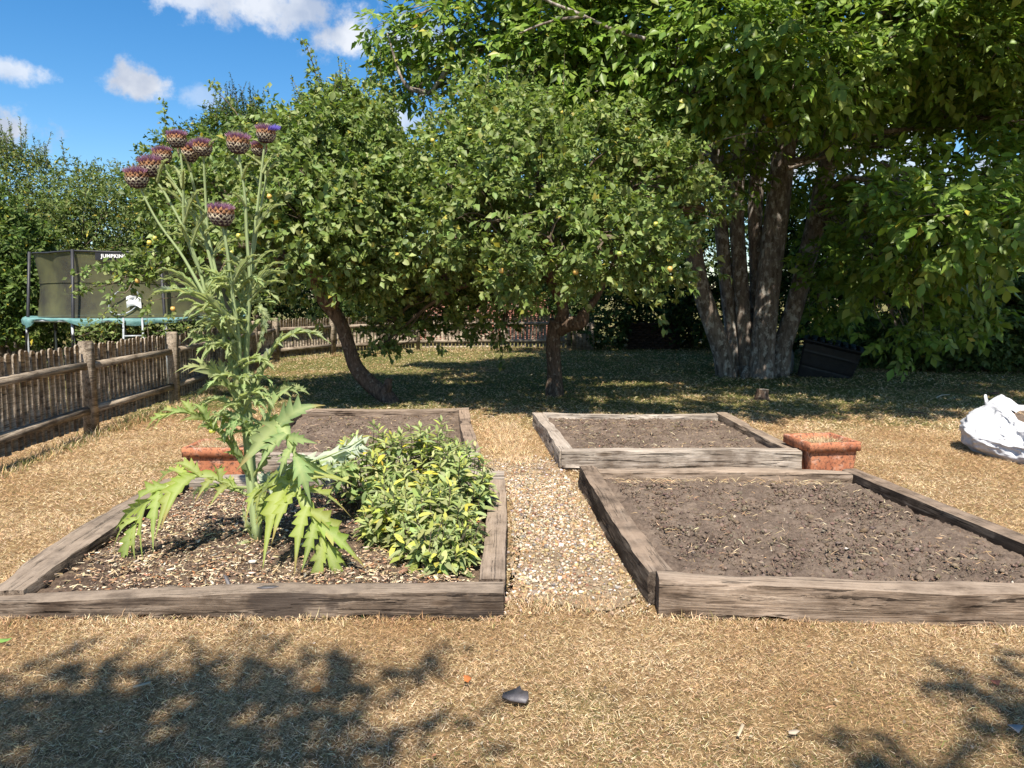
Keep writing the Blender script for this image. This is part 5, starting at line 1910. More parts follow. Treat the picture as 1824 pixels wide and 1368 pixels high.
def art_leaf(spine, nl=6, lobe=.12, up=(0, -.4, 1), droop=.5, lam=.022, col=A_GREEN, f0=62, f1=28, peak=.5, lw=.23, fold=.55, t0=.14, seed=0, tooth=.5):
    r = np.random.default_rng(seed)
    n = 32
    S = spline(np.asarray(spine, float), n)
    L = np.linalg.norm(np.diff(S, axis=0), axis=1).sum()
    T = unit(np.gradient(S, axis=0))
    U = np.tile(np.asarray(up, float), (n, 1))
    U = unit(U - T * np.sum(U * T, 1, keepdims=True))
    W = np.cross(T, U)                       # one side of the rib
    mb = MB()
    c = col * (1 + r.normal(0, .08))
    c = np.clip(c * (1 + r.normal(0, .04, 3)), .01, .9)
    ts = np.linspace(0, 1, n)
    # narrow wing along the rib
    wv = lam * np.sin(np.pi * np.clip(ts, 0, 1) ** .6) * (1 + .35 * np.sin(ts * 40 + r.uniform(0, 6)))
    wv = np.where(ts < t0 * .7, lam * .22, wv)
    V = np.stack([S + W * wv[:, None] + U * (wv * fold)[:, None], S, S - W * wv[:, None] + U * (wv * fold)[:, None]], 1)
    i = np.arange(n - 1)[:, None] * 3
    F = np.concatenate([np.concatenate([i + 1, i + 0, i + 3, i + 4], 1), np.concatenate([i + 2, i + 1, i + 4, i + 5], 1)])
    tc = np.stack([np.tile(c, (n, 1)), np.tile(A_VEIN, (n, 1)), np.tile(c, (n, 1))], 1)
    mb.add(V.reshape(-1, 3), F, tc.reshape(-1, 3))
    # thick rib underneath
    mb.add(*tube(S - U * .004, np.interp(ts, [0, .2, 1], [.011, .007, .0015]), 5, 0, False), np.tile(A_VEIN * .9, (n * 5, 1)))
    s = np.array([0, .10, .19, .25, .36, .42, .53, .59, .72, .86, 1.0])
    prof = np.array([.55, .62, 1.45, .72, 1.55, .66, 1.15, .50, .36, .17, 0])
    spike = np.array([0, 0, 1, 0, 1, 0, 1, 0, 0, 0, 0])
    m = len(s)

    def blade(root, dr, nu, ln, wd, dp, sd):
        """one pointed lobe with a few forward teeth"""
        dr = unit(dr)
        nu = unit(nu - dr * np.dot(nu, dr))
        ang = r.normal(0, .32)
        nu = nu * math.cos(ang) + np.cross(dr, nu) * math.sin(ang)
        sw = np.cross(dr, nu)
        mid = root + np.outer(s * ln, dr) + np.outer(.10 * ln * np.sin(s * np.pi), nu)
        mid[:, 2] -= dp * r.uniform(.5, 1.4) * ln * s ** 2
        mid += np.outer(s ** 2 * r.normal(0, .08) * ln, sw)
        res = []
        for q in (1, -1):
            hw = wd * (prof * (1 - spike) + spike * (1 + (prof - 1) * tooth * 2 * r.uniform(.4, 1.2, m))) * (1 + r.normal(0, .08, m))
            hw[-1] = 0
            fw = spike * wd * r.uniform(.5, 1.0, m)
            e = mid + np.outer(q * hw, sw) + np.outer(hw * fold, nu) + np.outer(fw * (hw > 0), dr)
            e[-1] = mid[-1]
            res.append(e)
        V = np.stack([res[0], mid, res[1]], 1).reshape(-1, 3)
        i = np.arange(m - 1)[:, None] * 3
        F = np.concatenate([np.concatenate([i + 1, i + 0, i + 3, i + 4], 1), np.concatenate([i + 2, i + 1, i + 4, i + 5], 1)])
        cc = np.clip(c * (1 + r.normal(0, .13)) * (1 + r.normal(0, .06, 3)), .01, .9)
        tc = np.stack([np.tile(cc, (m, 1)), np.tile(cc * .40 + A_VEIN * .60, (m, 1)), np.tile(cc * r.uniform(.8, 1.2), (m, 1))], 1)
        if r.random() < .30:
            tc[-2:] = tc[-2:] * .3 + np.array([.36, .24, .10]) * .7
        if r.random() < .15:
            tc[3:5, 0] = np.array([.42, .38, .12])
        mb.add(V, F, tc.reshape(-1, 3))
    for k in range(nl):
        for q in (1, -1):
            t = t0 + (.93 - t0) * (k + (.28 if q < 0 else 0)) / nl
            j = min(int(t * (n - 1)), n - 2)
            size = np.interp(t, [0, t0, peak, 1.0], [.4, .55, 1.0, .42]) * (1 + r.normal(0, .10))
            ang = R(f0 + (f1 - f0) * t + r.normal(0, 5))
            d = T[j] * math.cos(ang) + q * W[j] * math.sin(ang) + U[j] * (.10 + r.normal(0, .08))
            blade(S[j], d, U[j] + T[j] * .1, lobe * size, lobe * size * lw, droop * (1 + r.normal(0, .25)), k)
    j = n - 6
    blade(S[j], T[j] + U[j] * .05, U[j], lobe * .75, lobe * .75 * lw, droop * .8, 99)
    V, F, T_ = mb.get()
    return V, F, np.clip(T_, 0, 1)


def artichoke():
    r = np.random.default_rng(404)
    base = np.array([-1.50, AY, .06])
    t = thing('globe_artichoke', 'towering globe artichoke plant with purple thistle heads in the mulched bed', 'artichoke', tuple(base))

    def A(px, py, dy=0.0):
        return at(px, py, AY + dy)

    def leaf(pts, **k):
        V, F, T = art_leaf([A(*p) for p in pts], **k)
        link('leaf', np_mesh('leaf', V - base, F, M['artichoke_leaf'], T, True), t)

    YEL = np.array([.23, .29, .065])
    GREY = np.array([.205, .255, .145])
    # big lower leaves
    leaf([(440, 868, 0), (413, 866, -.05), (375, 850, -.10), (338, 850, -.16), (298, 866, -.22), (262, 898, -.26), (240, 940, -.27), (232, 1000, -.25)], nl=7, lobe=.29, up=(.3, -.45, .9), droop=.6, lam=.028, col=YEL * 1.08, peak=.42, seed=1, f0=62, f1=32, lw=.12)
    leaf([(455, 880, 0), (475, 868, -.12), (505, 862, -.25), (535, 885, -.36), (560, 925, -.43), (578, 965, -.46), (588, 1003, -.45)], nl=7, lobe=.36, up=(0, -.65, .8), droop=.45, lam=.034, col=YEL * 1.08, peak=.34, seed=2, f0=70, f1=34, lw=.125)
    leaf([(455, 872, .02), (478, 856, .05), (520, 835, .10), (570, 818, .16), (615, 800, .2), (648, 780, .24)], nl=7, lobe=.19, up=(.1, .75, -.65), droop=.05, lam=.075, col=np.array([.56, .58, .42]), seed=3, f0=48, lw=.36)
    leaf([(447, 745, -.02), (462, 752, -.10), (480, 752, -.20), (500, 758, -.30), (515, 782, -.37), (526, 812, -.40), (535, 842, -.40)], nl=4, lobe=.31, up=(.1, -.9, .5), droop=.20, lam=.036, col=A_GREEN * 1.12, peak=.42, seed=4, f0=92, f1=34, lw=.155, t0=.30)
    leaf([(442, 846, 0), (420, 808, -.04), (398, 778, -.08), (372, 752, -.12), (338, 736, -.16), (300, 738, -.19), (258, 766, -.2)], nl=6, lobe=.18, up=(.1, -.5, .9), droop=.4, lam=.018, col=YEL * .95, seed=5, f0=40, f1=24, lw=.15)
    leaf([(434, 742, 0), (420, 712, -.04), (402, 682, -.08), (384, 662, -.11), (362, 655, -.14), (338, 660, -.16)], nl=5, lobe=.19, up=(.2, -.5, .85), droop=.3, lam=.018, col=A_GREEN, seed=6, f0=52, f1=26, lw=.13)
    leaf([(455, 690, .03), (470, 655, .03), (488, 620, .02), (516, 597, 0), (552, 592, -.03), (590, 611, -.06)], nl=5, lobe=.10, up=(0, -.4, .9), droop=.5, lam=.028, col=GREY, seed=7, f0=50, f1=20, lw=.2)
    leaf([(452, 560, 0), (462, 548, -.04), (470, 565, -.07), (467, 595, -.08), (456, 634, -.08)], nl=4, lobe=.06, up=(.6, -.6, .3), droop=.4, lam=.02, col=GREY, seed=8, f0=40, f1=18)
    leaf([(425, 640, 0), (405, 622, -.05), (385, 610, -.08), (362, 604, -.10), (336, 598, -.12)], nl=5, lobe=.12, up=(.1, -.4, .9), droop=.45, lam=.022, col=A_GREEN, seed=9, f0=60, f1=26)
    leaf([(452, 720, .04), (480, 705, .10), (510, 694, .14), (545, 697, .16)], nl=4, lobe=.11, up=(0, -.6, .8), droop=.2, lam=.03, col=A_GREEN * .85, seed=10)
    leaf([(470, 870, -.03), (505, 858, -.12), (550, 845, -.16), (600, 838, -.18), (638, 828, -.18)], nl=6, lobe=.13, up=(0, -.7, .7), droop=.25, lam=.04, col=A_GREEN * 1.1, seed=11, f0=58)
    leaf([(440, 880, .05), (410, 870, .15), (375, 868, .25), (345, 880, .32)], nl=4, lobe=.12, up=(.1, -.3, .9), droop=.6, col=YEL, seed=12)
    leaf([(450, 790, .0), (440, 760, -.06), (425, 745, -.1), (408, 760, -.12), (400, 790, -.12)], nl=4, lobe=.08, up=(.3, -.6, .6), droop=.5, col=A_GREEN, seed=13)
    leaf([(452, 850, 0), (470, 815, -.05), (470, 780, -.08), (455, 760, -.10)], nl=4, lobe=.07, up=(.6, -.6, .3), droop=.3, col=GREY, seed=14)
    leaf([(445, 856, -.02), (436, 825, -.06), (420, 792, -.08), (412, 770, -.08)], nl=3, lobe=.05, up=(-.4, -.7, .3), droop=.2, col=A_GREEN, seed=15)
    leaf([(455, 860, -.03), (465, 880, -.14), (470, 905, -.2), (463, 930, -.22)], nl=4, lobe=.09, up=(0, -.9, .4), droop=.3, col=YEL, seed=16)
    # dead basal leaves
    for k, pts in enumerate([[(452, 965, 0), (435, 968, -.08), (418, 976, -.14)], [(452, 962, 0), (440, 935, -.05), (432, 900, -.06)]]):
        V, F, T = art_leaf([A(*p) for p in pts], nl=3, lobe=.05, lam=.02, col=np.array([.55, .50, .40]), seed=60 + k)
        link('dead_leaf', np_mesh('dead_leaf', V - base, F, M['artichoke_leaf'], T, True), t)

    stems = [
        ([(458, 968, 0), (446, 850, 0), (437, 760, .02), (424, 690, .03), (406, 620, .03), (390, 578, .03), (368, 533, .03), (325, 456, .02), (281, 395, 0), (251, 338, -.02), (245, 322, -.02)], [.030, .026, .022, .019, .017, .015, .013, .010, .008, .0075, .007]),
        ([(430, 690, .03), (398, 600, .05), (372, 545, .06), (355, 479, .06), (328, 409, .05), (298, 352, .04), (283, 328, .03), (274, 310, .03)], [.016, .013, .012, .010, .009, .008, .007]),
        ([(405, 600, .04), (390, 530, .09), (368, 439, .10), (341, 378, .10), (312, 330, .10), (296, 305, .09), (291, 290, .09)], [.013, .011, .010, .009, .007, .007]),
        ([(360, 490, .06), (340, 445, .03), (328, 400, .0), (326, 321, -.02), (321, 270, -.02), (317, 258, -.02)], [.011, .010, .009, .007, .007]),
        ([(412, 600, .0), (395, 530, .08), (378, 456, .12), (370, 415, .14), (366, 348, .14), (363, 290, .12), (361, 272, .12)], [.013, .011, .010, .008, .007]),
        ([(400, 560, .08), (382, 470, .16), (372, 425, .18), (355, 368, .19), (342, 318, .18), (338, 290, .18)], [.012, .011, .010, .009, .007]),
        ([(460, 950, .04), (450, 850, .05), (444, 750, .05), (438, 660, .04), (441, 590, .02), (444, 530, 0), (445, 496, -.01), (439, 409, -.02), (436, 348, -.03), (427, 285, -.04), (425, 268, -.04)], [.028, .025, .021, .018, .016, .014, .012, .010, .008, .007]),
        ([(442, 580, .03), (446, 513, .05), (450, 442, .07), (461, 348, .08), (470, 270, .08), (473, 254, .08)], [.013, .012, .010, .008, .007]),
        ([(452, 450, .08), (462, 380, .12), (473, 320, .14), (466, 285, .14), (463, 276, .14)], [.009, .008, .006, .006]),
        ([(428, 650, -.02), (424, 590, -.06), (415, 530, -.08), (409, 480, -.09), (402, 430, -.10), (395, 400, -.10)], [.014, .013, .012, .010, .008]),
        ([(425, 690, .04), (420, 620, .10), (430, 540, .12), (436, 480, .12)], [.013, .011, .008])]
    sg = np.array([.27, .33, .15])
    for k, (p, rad) in enumerate(stems):
        Q = spline([A(*q) for q in p], 40)
        rr = np.interp(np.linspace(0, 1, 40), np.linspace(0, 1, len(rad)), rad) * np.interp(Q[:, 2], [.9, 1.5], [1.0, .82])
        V, F = tube(Q, rr, 10, .10)
        tt = np.tile(sg * (1 + .25 * np.sin(np.arange(10) * 2.5))[:, None], (40, 1))
        tt = np.vstack([tt, sg, sg]) * (1 + r.normal(0, .06))
        link('stem', np_mesh('stem', V - base, F, M['artichoke_stem'], tt, True), t)
        # narrow stem leaves
        L = len(Q)
        n = [8, 6, 5, 4, 5, 4, 9, 6, 3, 6, 7][k]
        for q in range(n):
            f = r.uniform(.08 if k not in (0, 6) else .34, .93)
            p0 = Q[int(f * (L - 1))]
            big = np.interp(p0[2], [.8, 1.35, 1.75, 2.4], [1.15, 1.0, .62, .30])
            ln = .33 * big * r.uniform(.6, 1.2)
            a = r.uniform(0, 2 * np.pi)
            out = np.array([math.cos(a), math.sin(a) * .8 - .2, 0])
            upk = r.uniform(.5, 1.25)
            pts = [p0, p0 + (out * .35 + [0, 0, upk * .45]) * ln, p0 + (out * .75 + [0, 0, upk * .72]) * ln, p0 + (out * 1.10 + [0, 0, upk * .80 - .10 * big]) * ln]
            V, F, T = art_leaf(pts, nl=2 + int(big > .9), lobe=ln * r.uniform(.20, .32), up=(-out[0] * .5, -out[1] * .5, .9), droop=.2, lam=ln * r.uniform(.055, .085), col=GREY * r.uniform(.75, 1.05) if p0[2] > 1.5 else A_GREEN * r.uniform(.85, 1.15),
                               f0=38, f1=18, lw=.15, t0=.16, seed=500 + k * 40 + q)
            link('leaf', np_mesh('leaf', V - base, F, M['artichoke_leaf'], T, True), t)
    # crowded leaves round the waist of the plant
    for q in range(50):
        py = r.uniform(480, 790)
        p0 = A(np.interp(py, [480, 600, 720, 800], [418, 422, 438, 447]) + r.normal(0, 13), py, r.normal(0, .05))
        ln = np.interp(py, [480, 720], [.18, .28]) * r.uniform(.65, 1.15)
        a = r.uniform(0, 2 * np.pi)
        out = np.array([math.cos(a), math.sin(a) * .7 - .35, 0])
        upk = r.uniform(.1, .9)
        pts = [p0, p0 + (out * .35 + [0, 0, upk * .45]) * ln, p0 + (out * .75 + [0, 0, upk * .55]) * ln, p0 + (out * 1.10 + [0, 0, upk * .35 - .15]) * ln]
        V, F, T = art_leaf(pts, nl=3, lobe=ln * r.uniform(.28, .44), up=(-out[0] * .5, -out[1] * .5 - .2, .9), droop=.25, lam=ln * r.uniform(.05, .08), col=A_GREEN * r.uniform(.85, 1.2), f0=44, f1=20, lw=.15, t0=.14, seed=900 + q)
        link('leaf', np_mesh('leaf', V - base, F, M['artichoke_leaf'], T, True), t)

    heads = [(244, 318, -.02, 40, .0), (269, 298, .03, 42, -.1), (289, 278, .09, 34, -.05), (315, 249, -.02, 34, .0), (336, 272, .18, 40, .1), (361, 264, .12, 32, .05),
             (424, 257, -.04, 40, .1), (474, 240, .08, 36, .08), (462, 266, .14, 30, .0), (394, 383, -.10, 46, .08)]
    for k, (px, py, dy, wpx, tilt) in enumerate(heads):
        c = A(px, py, dy)
        Rd = wpx / 2 * (AY + dy) / F_PX * .84 * r.uniform(.92, 1.06)
        ax = unit(np.array([tilt, -.12 + r.normal(0, .05), 1.0]))
        h = link('flower_head', None, t, tuple(c - base))
        q = Vector((0, 0, 1)).rotation_difference(Vector(ax))
        h.rotation_euler = q.to_euler()
        h.empty_display_size = .03
        # receptacle
        mb = MB()
        prof = [(.10, -1.02), (.30, -.98), (.72, -.78), (.97, -.35), (1.0, 0.0), (.93, .36), (.86, .46), (.4, .50), (0.02, .50)]
        sg_ = 18
        a = np.arange(sg_) * 2 * np.pi / sg_
        loft(mb, [np.stack([p * Rd * np.cos(a), p * Rd * np.sin(a), np.full(sg_, z * Rd)], -1) for p, z in prof])
        V, F, _ = mb.get()
        link('receptacle', np_mesh('receptacle', V, F, M['flower'], np.tile((.09, .05, .045), (len(V), 1)), True), h)
        # overlapping bracts
        B = MB()
        rows = 6
        for i in range(rows):
            z = -.80 + 1.18 * i / (rows - 1)
            pr = np.interp(z, [p[1] for p in prof[:7]], [p[0] for p in prof[:7]])
            nb = int(8 + 6 * pr)
            for j in range(nb):
                an = 2 * np.pi * (j + .5 * (i % 2)) / nb + r.normal(0, .05)
                o = np.array([math.cos(an), math.sin(an), 0])
                s_ = np.array([-math.sin(an), math.cos(an), 0])
                w = Rd * .25 * (1 - .3 * i / rows) * r.uniform(.8, 1.2)
                b0 = o * Rd * pr * .98 + [0, 0, (z - .10) * Rd]
                m1 = o * Rd * (pr * 1.03 + .06) + [0, 0, (z + .13) * Rd]
                tip = o * Rd * (pr + .20 - .03 * i + r.normal(0, .04)) + s_ * r.normal(0, .05) * Rd + np.array([0, 0, (z + .40 + r.normal(0, .06)) * Rd])
                V = np.array([b0 - s_ * w * .8, b0 + s_ * w * .8, m1 + s_ * w, tip, m1 - s_ * w, m1 + o * .006])
                F = np.array([[0, 1, 5], [1, 2, 5], [2, 3, 5], [3, 4, 5], [4, 0, 5]])
                top = i / (rows - 1)
                cream = np.array([.80, .70, .50]) if top < .7 else np.array([.56, .34, .19])
                tipc = np.array([.78, .66, .44]) if top < .5 else np.array([.45, .20, .085])
                dark = np.array([.05, .022, .035])
                T = np.array([dark, dark, cream, tipc, cream, dark if top < .75 else tipc * .8]) * (1 + r.normal(0, .12))
                B.add(V, F, np.clip(T, 0, 1))
        V, F, T = B.get()
        link('bracts', np_mesh('bracts', V, F, M['flower'], T), h, kind='stuff')
        # florets
        n = 900
        rr = np.sqrt(r.random(n)) * Rd * .92
        an = r.uniform(0, 2 * np.pi, n)
        o = np.stack([np.cos(an), np.sin(an), 0 * an], -1)
        p0 = o * rr[:, None] + [0, 0, Rd * .46]
        d = unit(o * (rr / Rd * 1.0)[:, None] + np.array([0, 0, 1.0]) + r.normal(0, .20, (n, 3)))
        ln = Rd * r.uniform(.55, 1.08, n) * (1.15 - .40 * rr / Rd)
        if k == 9:
            ln *= .75
        sd = unit(np.cross(d, rand_unit(n, r)))
        wd = .0017
        V = np.stack([p0 - sd * wd, p0 + sd * wd, p0 + d * ln[:, None]], 1)
        blue = np.zeros(n, bool) if k != 7 else (o[:, 0] * rr > Rd * .35)
        c0 = np.tile((.30, .12, .16), (n, 1))
        c1 = pal_pick([(.38, .20, .36), (.44, .25, .42), (.30, .14, .24), (.48, .34, .48), (.36, .19, .15)], n, [.30, .22, .2, .12, .16], .15, r)
        c1[blue] = (.24, .20, .72)
        c0[blue] = (.22, .15, .55)
        V[blue, 2] += (o * Rd * .5 + np.array([0, 0, Rd * .1]))[blue]
        T = np.stack([c0, c0, c1], 1).reshape(-1, 3)
        F = np.arange(n * 3).reshape(-1, 3)
        link('florets', np_mesh('florets', V.reshape(-1, 3), F, M['flower'], T), h, kind='stuff')


artichoke()


# ------------------------------------------------------------------ sage
SAGE_PAL = [(.31, .355, .135), (.35, .39, .185), (.25, .30, .13), (.41, .43, .115), (.48, .46, .09), (.58, .44, .07)]
SAGE_W = [.33, .30, .17, .165, .025, .01]


def sage(label, foot, seed, n_sh, domes, lowleaf):
    r = np.random.default_rng(seed)
    base = np.array([*foot, .07])
    t = thing('sage_bush', label, 'sage bush', tuple(base), 'sage bushes in the mulched bed')
    pos, d, nn, S = [], [], [], []
    st = MB()
    dk = np.array([.20, .17, .10])
    for k in range(n_sh):
        cx_, cy_, rx, ry, h = domes[r.integers(len(domes))]
        a, q = r.uniform(0, 2 * np.pi), math.sqrt(r.random())
        x, y = cx_ + rx * q * math.cos(a), cy_ + ry * q * math.sin(a)
        z = h * (1 - .42 * q ** 3.0) * r.uniform(.72, 1.10)
        b = np.array([cx_ + (x - cx_) * .55 + r.normal(0, .03), cy_ + (y - cy_) * .55 + r.normal(0, .03), .06])
        top = np.array([x, y, z])
        Q = spline([b, b * .55 + top * .45 + [0, 0, -.05], top], 12)
        st.add(*tube(Q, np.linspace(.0045, .0022, 12), 5, 0, False))
        T = unit(Q[-1] - Q[-3] + [0, 0, .03])
        m = r.integers(11, 17)
        for i in range(m):
            f = i / (m - 1)
            p = Q[-1] - T * f * .16 if f < .8 else Q[int(r.integers(5, 9))]
            an = i * 2.4 + r.normal(0, .3)
            e1 = unit(np.cross(T, [1, .2, 0]))
            e2 = np.cross(T, e1)
            rad = e1 * math.cos(an) + e2 * math.sin(an)
            el = np.interp(f, [0, .35, 1], [1.05, .35, -.25]) + r.normal(0, .15)
            dd = unit(rad * math.cos(el) + T * math.sin(el))
            pos.append(p + rad * .004)
            d.append(dd)
            nn.append(unit(T * math.cos(el) - rad * math.sin(el) + r.normal(0, .22, 3)))
            S.append(np.interp(f, [0, .3, .7, 1], [.046, .086, .104, .09]) * r.uniform(.8, 1.2))
    for k in range(lowleaf):
        cx_, cy_, rx, ry, h = domes[r.integers(len(domes))]
        a = r.uniform(-np.pi, 0) if r.random() < .7 else r.uniform(0, np.pi)
        p = np.array([cx_ + rx * r.uniform(.8, 1.02) * math.cos(a), cy_ + ry * r.uniform(.8, 1.02) * math.sin(a), r.uniform(.12, h * .75)])
        pos.append(p)
        d.append(unit(np.array([math.cos(a), math.sin(a), -r.uniform(0, .9)]) + r.normal(0, .3, 3)))
        nn.append(unit(np.array([math.cos(a) * .5, math.sin(a) * .5, .8]) + r.normal(0, .3, 3)))
        S.append(.07 * r.uniform(.7, 1.2))
    # bare woody twigs low down
    for k in range(90):
        cx_, cy_, rx, ry, h = domes[r.integers(len(domes))]
        a, q = r.uniform(0, 2 * np.pi), r.uniform(.4, 1.0)
        b = np.array([cx_ + rx * q * .8 * math.cos(a), cy_ + ry * q * .8 * math.sin(a), .06])
        e = b + np.array([r.normal(0, .07), r.normal(0, .07) - .03, r.uniform(.1, .28)])
        st.add(*tube(spline([b, (b + e) / 2 + r.normal(0, .02, 3), e], 6), [.0035, .0015], 4, 0, False))
    st.build('woody_stems', M['twig'], t, True)
    pos, d, nn, S = map(np.array, (pos, d, nn, S))
    sel = pick_front(pos, 300)
    keep = np.ones(len(pos), bool)
    keep[sel] = False
    tm = tmpl_leaf_n(.185, .05, .22, (0, .15, .4, .7, 1), (.05, .6, 1.0, .8, 0))
    foliage('foliage', t, base, tm, M['sage_leaf'], SAGE_PAL, pos, d, nn, S, keep, SAGE_W)
    leaf_objects(t, base, [tm, tmpl_leaf_n(.17, .07, .30), tmpl_leaf_n(.205, .03, .12)], M['sage_leaf'], SAGE_PAL, pos, d, nn, S, sel, 12, 'leaf', SAGE_W)


sage('leafy sage bush with drooping yellowing leaves at the near corner beside the gravel path', (-.42, 4.05), 601, 150,
     [(-.44, 4.15, .24, .40, .40), (-.66, 4.35, .24, .33, .40), (-.36, 3.90, .15, .20, .28)], 120)
sage('second sage bush spreading behind the first, against the back bed, with bare twiggy legs', (-.62, 5.05), 602, 200,
     [(-.98, 5.05, .32, .34, .58), (-.60, 5.15, .34, .36, .58), (-.36, 4.85, .22, .38, .50), (-.75, 4.75, .24, .24, .42)], 70)


# weeds and climbers by the fence
def climber(label, foot, pxs, seed, Ls=.07):
    r = np.random.default_rng(seed)
    Y = foot[1]
    t = thing('climbing_weed', label, 'weed', (foot[0], Y, 0), 'weeds climbing beyond the fence')
    b = np.array([foot[0], Y, 0.0])
    mb = MB()
    pos, d, nn, S = [], [], [], []
    for pts in pxs:
        Q = spline([at(x, y, Y + r.normal(0, .1)) for x, y in pts], 24)
        mb.add(*tube(Q, np.linspace(.006, .002, 24), 4, 0, False))
        m = 60
        q = Q[r.integers(0, 24, m)] + r.normal(0, .05, (m, 3))
        pos.append(q)
        d.append(rand_unit(m, r) * [1, 1, .6])
        nn.append(unit(r.normal(0, .4, (m, 3)) + [0, -.4, .6]))
        S.append(Ls * r.uniform(.6, 1.2, m))
    mb.build('stems', M['twig'], t, True)
    pos, d, nn, S = map(np.concatenate, (pos, d, nn, S))
    foliage('foliage', t, b, tmpl_leaf4(.34, .08, .1), M['hedge_leaf'], PALE, pos, d, nn, S, None, HW)


climber('weed climbing in front of the trampoline by its ladder', (-5.9, 11.3), [[(180, 600), (185, 560), (215, 530)], [(200, 600), (210, 570), (205, 545)], [(160, 600), (150, 585), (175, 570)], [(140, 600), (170, 590), (190, 592)]], 71)
climber('weed climbing against the net between the ladder and the artichoke', (-5.5, 11.6), [[(265, 610), (262, 560), (268, 525)], [(290, 600), (300, 570), (310, 560)], [(330, 600), (340, 575), (352, 560)], [(300, 600), (330, 590), (360, 590)], [(280, 590), (310, 585), (330, 580)]], 72)


# ------------------------------------------------------------------ small things lying about
def on_ground(px, py, z=0.0):
    d = ray(px, py)
    t = (z - CAM_H) / d[2]
    return np.array([d[0] * t, d[1] * t, z])


def slab(name, label, cat, c, outline, th, mat, rz=0, tint=None, bend=0.0, tilt=(0, 0), group=None):
    O = np.array(outline, float)
    n = len(O)
    zb = bend * (O[:, 0] ** 2)
    top = np.column_stack([O * .96, zb + th])
    mid = np.column_stack([O, zb + th * .5])
    bot = np.column_stack([O * .96, zb])
    ctr = np.array([[0, 0, th * 1.15], [0, 0, 0]])
    V = np.vstack([top, mid, bot, ctr])
    k = np.arange(n)
    k1 = (k + 1) % n
    F = [np.concatenate([np.stack([k, np.full(n, 3 * n), k1], -1)[:, [0, 2, 1]], np.stack([2 * n + k, np.full(n, 3 * n + 1), 2 * n + k1], -1)]),
         np.concatenate([np.stack([n + k, n + k1, k1, k], -1), np.stack([2 * n + k, 2 * n + k1, n + k1, n + k], -1)])]
    o = link(name, np_mesh(name, V, F, mat, None if tint is None else np.tile(tint, (len(V), 1)), False), None, tuple(c), (tilt[0], tilt[1], rz), label=label, category=cat)
    if group:
        o['group'] = group
    return o


slab('bark_piece', 'dark grey curved scrap lying on the dry grass in front of the path', 'scrap', on_ground(919, 1243, .022),
     [(-.050, -.012), (-.020, -.022), (.010, -.028), (.042, -.040), (.052, -.020), (.048, .012), (.022, .026), (.012, .052), (-.004, .036), (-.030, .022), (-.048, .008)], .012, M['slate'], R(-8), None, 3.0, (R(14), R(-6)))
slab('slate_piece', 'flat dark slate chip lying on top of the front left sleeper', 'slate', (-1.17, 3.41, .122), [(-.05, -.008), (-.02, -.018), (.03, -.014), (.055, 0), (.035, .014), (-.015, .018)], .004, M['slate'], R(3))
slab('orange_leaf', 'small bright orange leaf just left of the dark scrap on the grass', 'leaf', on_ground(831, 1210, .018), [(-.018, -.012), (0, -.018), (.018, -.004), (.012, .014), (-.008, .018)], .003, M['chip'], .5, (.42, .14, .045), 20, (.4, .2))
slab('orange_leaf', 'curled orange leaf in the shaded grass below the front left sleeper', 'leaf', on_ground(563, 1229, .018), [(-.022, -.006), (0, -.016), (.022, -.004), (.010, .012), (-.012, .014)], .003, M['chip'], 1.2, (.52, .20, .06), 18, (.3, -.2))
slab('red_leaf', 'dark red leaf on the grass near the right edge', 'leaf', on_ground(1772, 1217, .016), [(-.02, -.008), (.004, -.014), (.024, 0), (.004, .014), (-.016, .01)], .003, M['chip'], .3, (.22, .09, .06), 20, (.3, .1))
slab('green_leaf', 'fallen green leaf at the left edge of the near lawn', 'leaf', on_ground(8, 1142, .02), [(-.03, 0), (-.008, -.014), (.02, -.008), (.034, 0), (.01, .014)], .002, M['chip'], .1, (.14, .25, .06), 12, (.2, 0))
slab('grey_leaf', 'curled grey dead leaf on the grass at the lower right edge', 'leaf', on_ground(1806, 1299, .018), [(-.03, -.01), (0, -.02), (.03, -.004), (.014, .016), (-.014, .016)], .003, M['chip'], .2, (.33, .30, .27), 20, (.2, .1))
slab('pale_chip', 'pale rounded wood chip on the grass at the lower right', 'wood chip', on_ground(1413, 1306, .014), [(-.022, -.006), (0, -.012), (.024, -.004), (.016, .01), (-.014, .01)], .005, M['chip'], .3, (.42, .34, .25), 5)
slab('pale_splinter', 'pale slanting splinter of wood on the sunny near grass', 'splinter', on_ground(1319, 1303, .016), [(-.042, -.004), (.036, -.007), (.042, .004), (-.04, .005)], .005, M['chip'], R(62), (.46, .37, .25), 2)
slab('straw_splinter', 'pale splinter of wood lying in the shaded grass at the lower left', 'splinter', on_ground(253, 1222, .016), [(-.034, -.005), (.03, -.007), (.036, .003), (-.03, .006)], .006, M['chip'], R(38), (.45, .36, .24), 2)
slab('dark_bark_strip', 'dark strip of bark standing in the mulch behind the front sleeper', 'bark', (-1.40, 3.52, .10), [(-.05, -.008), (.02, -.012), (.05, .002), (-.03, .01)], .004, M['slate'], R(-40), None, 4, (.3, .8))
slab('white_stone', 'smooth pale stone on the mulch in front of the artichoke', 'stone', (-1.40, 3.86, .078), [(-.022, -.004), (-.008, -.013), (.014, -.011), (.023, 0), (.012, .012), (-.012, .011)], .014, M['stone'], .1, (.62, .57, .47))
slab('dead_curled_leaf', 'rusty dead leaf heap on the shaded lawn at the far right', 'leaf', on_ground(1768, 702, .02), [(-.12, -.02), (-.03, -.05), (.09, -.03), (.13, .02), (.02, .05), (-.08, .03)], .01, M['chip'], .2, (.20, .10, .06), 2, (.1, .05))


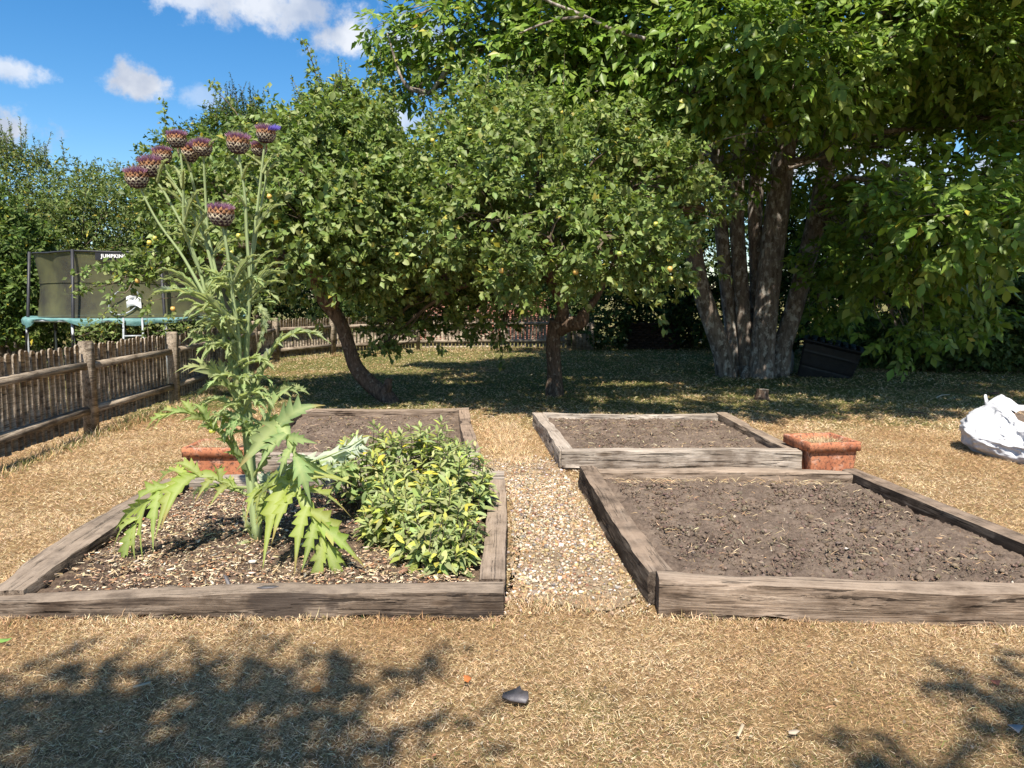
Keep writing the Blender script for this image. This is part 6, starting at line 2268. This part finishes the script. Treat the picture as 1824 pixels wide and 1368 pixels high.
def twig_on_lawn():
    for k, (a, b, lab) in enumerate([((1668, 708), (1692, 703), 'pale twig lying on the shaded lawn left of the white bag'), ((1620, 735), (1655, 738), 'thin dark twig at the edge of the tree shade by the white bag')]):
        p, q = on_ground(*a, .015), on_ground(*b, .02)
        V, F = tube(spline([p, (p + q) / 2 + [0, .03, .01], q], 8), [.010, .006], 6, .15)
        o = link('twig', np_mesh('twig', V - p, F, M['chip'], np.tile(((.55, .45, .32), (.16, .11, .08))[k], (len(V), 1))), None, tuple(p), None, label=lab, category='twig', group='twigs on the lawn')


twig_on_lawn()


def stump():
    c = on_ground(1357, 712)
    t = thing('tree_stump', 'small sawn stump in the shaded grass in front of the walnut', 'stump', tuple(c))
    V, F = tube([(0, 0, -.03), (0, 0, .03), (.005, 0, .10), (.01, 0, .15)], [.13, .11, .095, .09], 14, .12)
    link('stump_body', np_mesh('stump_body', V, F, M['apple_bark'], None, False), t)
    a = np.arange(14) * 2 * np.pi / 14
    link('cut_face', np_mesh('cut_face', np.vstack([np.stack([.01 + .082 * np.cos(a), .082 * np.sin(a), np.full(14, .153)], -1), [[.01, 0, .156]]]), np.stack([np.arange(14), (np.arange(14) + 1) % 14, np.full(14, 14)], -1), M['sleeper_pale']), t)


stump()


def windfall():
    V, F = apple_mesh()
    c = on_ground(378, 768, .03)
    link('windfall_apple', np_mesh('windfall_apple', V * .07, F, M['apple_fruit'], np.tile((.50, .52, .08), (len(V), 1)), True), None, tuple(c), (.4, .3, 0), label='yellow green windfall apple on the grass behind the left planter', category='apple')


windfall()


def litter():
    r = np.random.default_rng(88)
    mb = MB()
    V0 = np.array([[-.5, 0, 0], [0, -.28, .1], [.5, 0, .02], [0, .28, .12]])
    for (n, x0, x1, y0, y1, s0) in ((420, -3.0, 3.2, 2.1, 3.3, .018), (420, -6, 8, 5.5, 9.5, .025), (420, -3.5, 9.5, 9.5, 16, .055)):
        x, y = r.uniform(x0, x1, n), r.uniform(y0, y1, n)
        ok = lawn_mask(x, y) & (np.abs(x) < y * .74)
        if y0 > 9:
            ok &= (x > 1.5) | (r.random(n) < .3)
        x, y = x[ok], y[ok]
        n = len(x)
        s = s0 * r.uniform(.4, 1.2, n)
        D = unit(np.stack([r.normal(size=n), r.normal(size=n), r.normal(0, .3, n)], -1))
        U = unit(np.array([0, 0, 1.]) + r.normal(0, .35, (n, 3)))
        V = np.einsum('nij,kj->nki', frames(D, U), V0) * s[:, None, None] + np.stack([x, y, np.full(n, .018)], -1)[:, None]
        F = (np.array([[0, 1, 2], [0, 2, 3]])[None] + (np.arange(n) * 4)[:, None, None]).reshape(-1, 3)
        c = pal_pick([(.38, .29, .18), (.20, .12, .07), (.10, .07, .05), (.42, .34, .23), (.30, .15, .08)], n, [.28, .24, .2, .16, .12], .2, r)
        mb.add(V.reshape(-1, 3), F, np.repeat(c, 4, 0))
    mb.build('leaf_litter', M['chip'], None, kind='stuff')


litter()
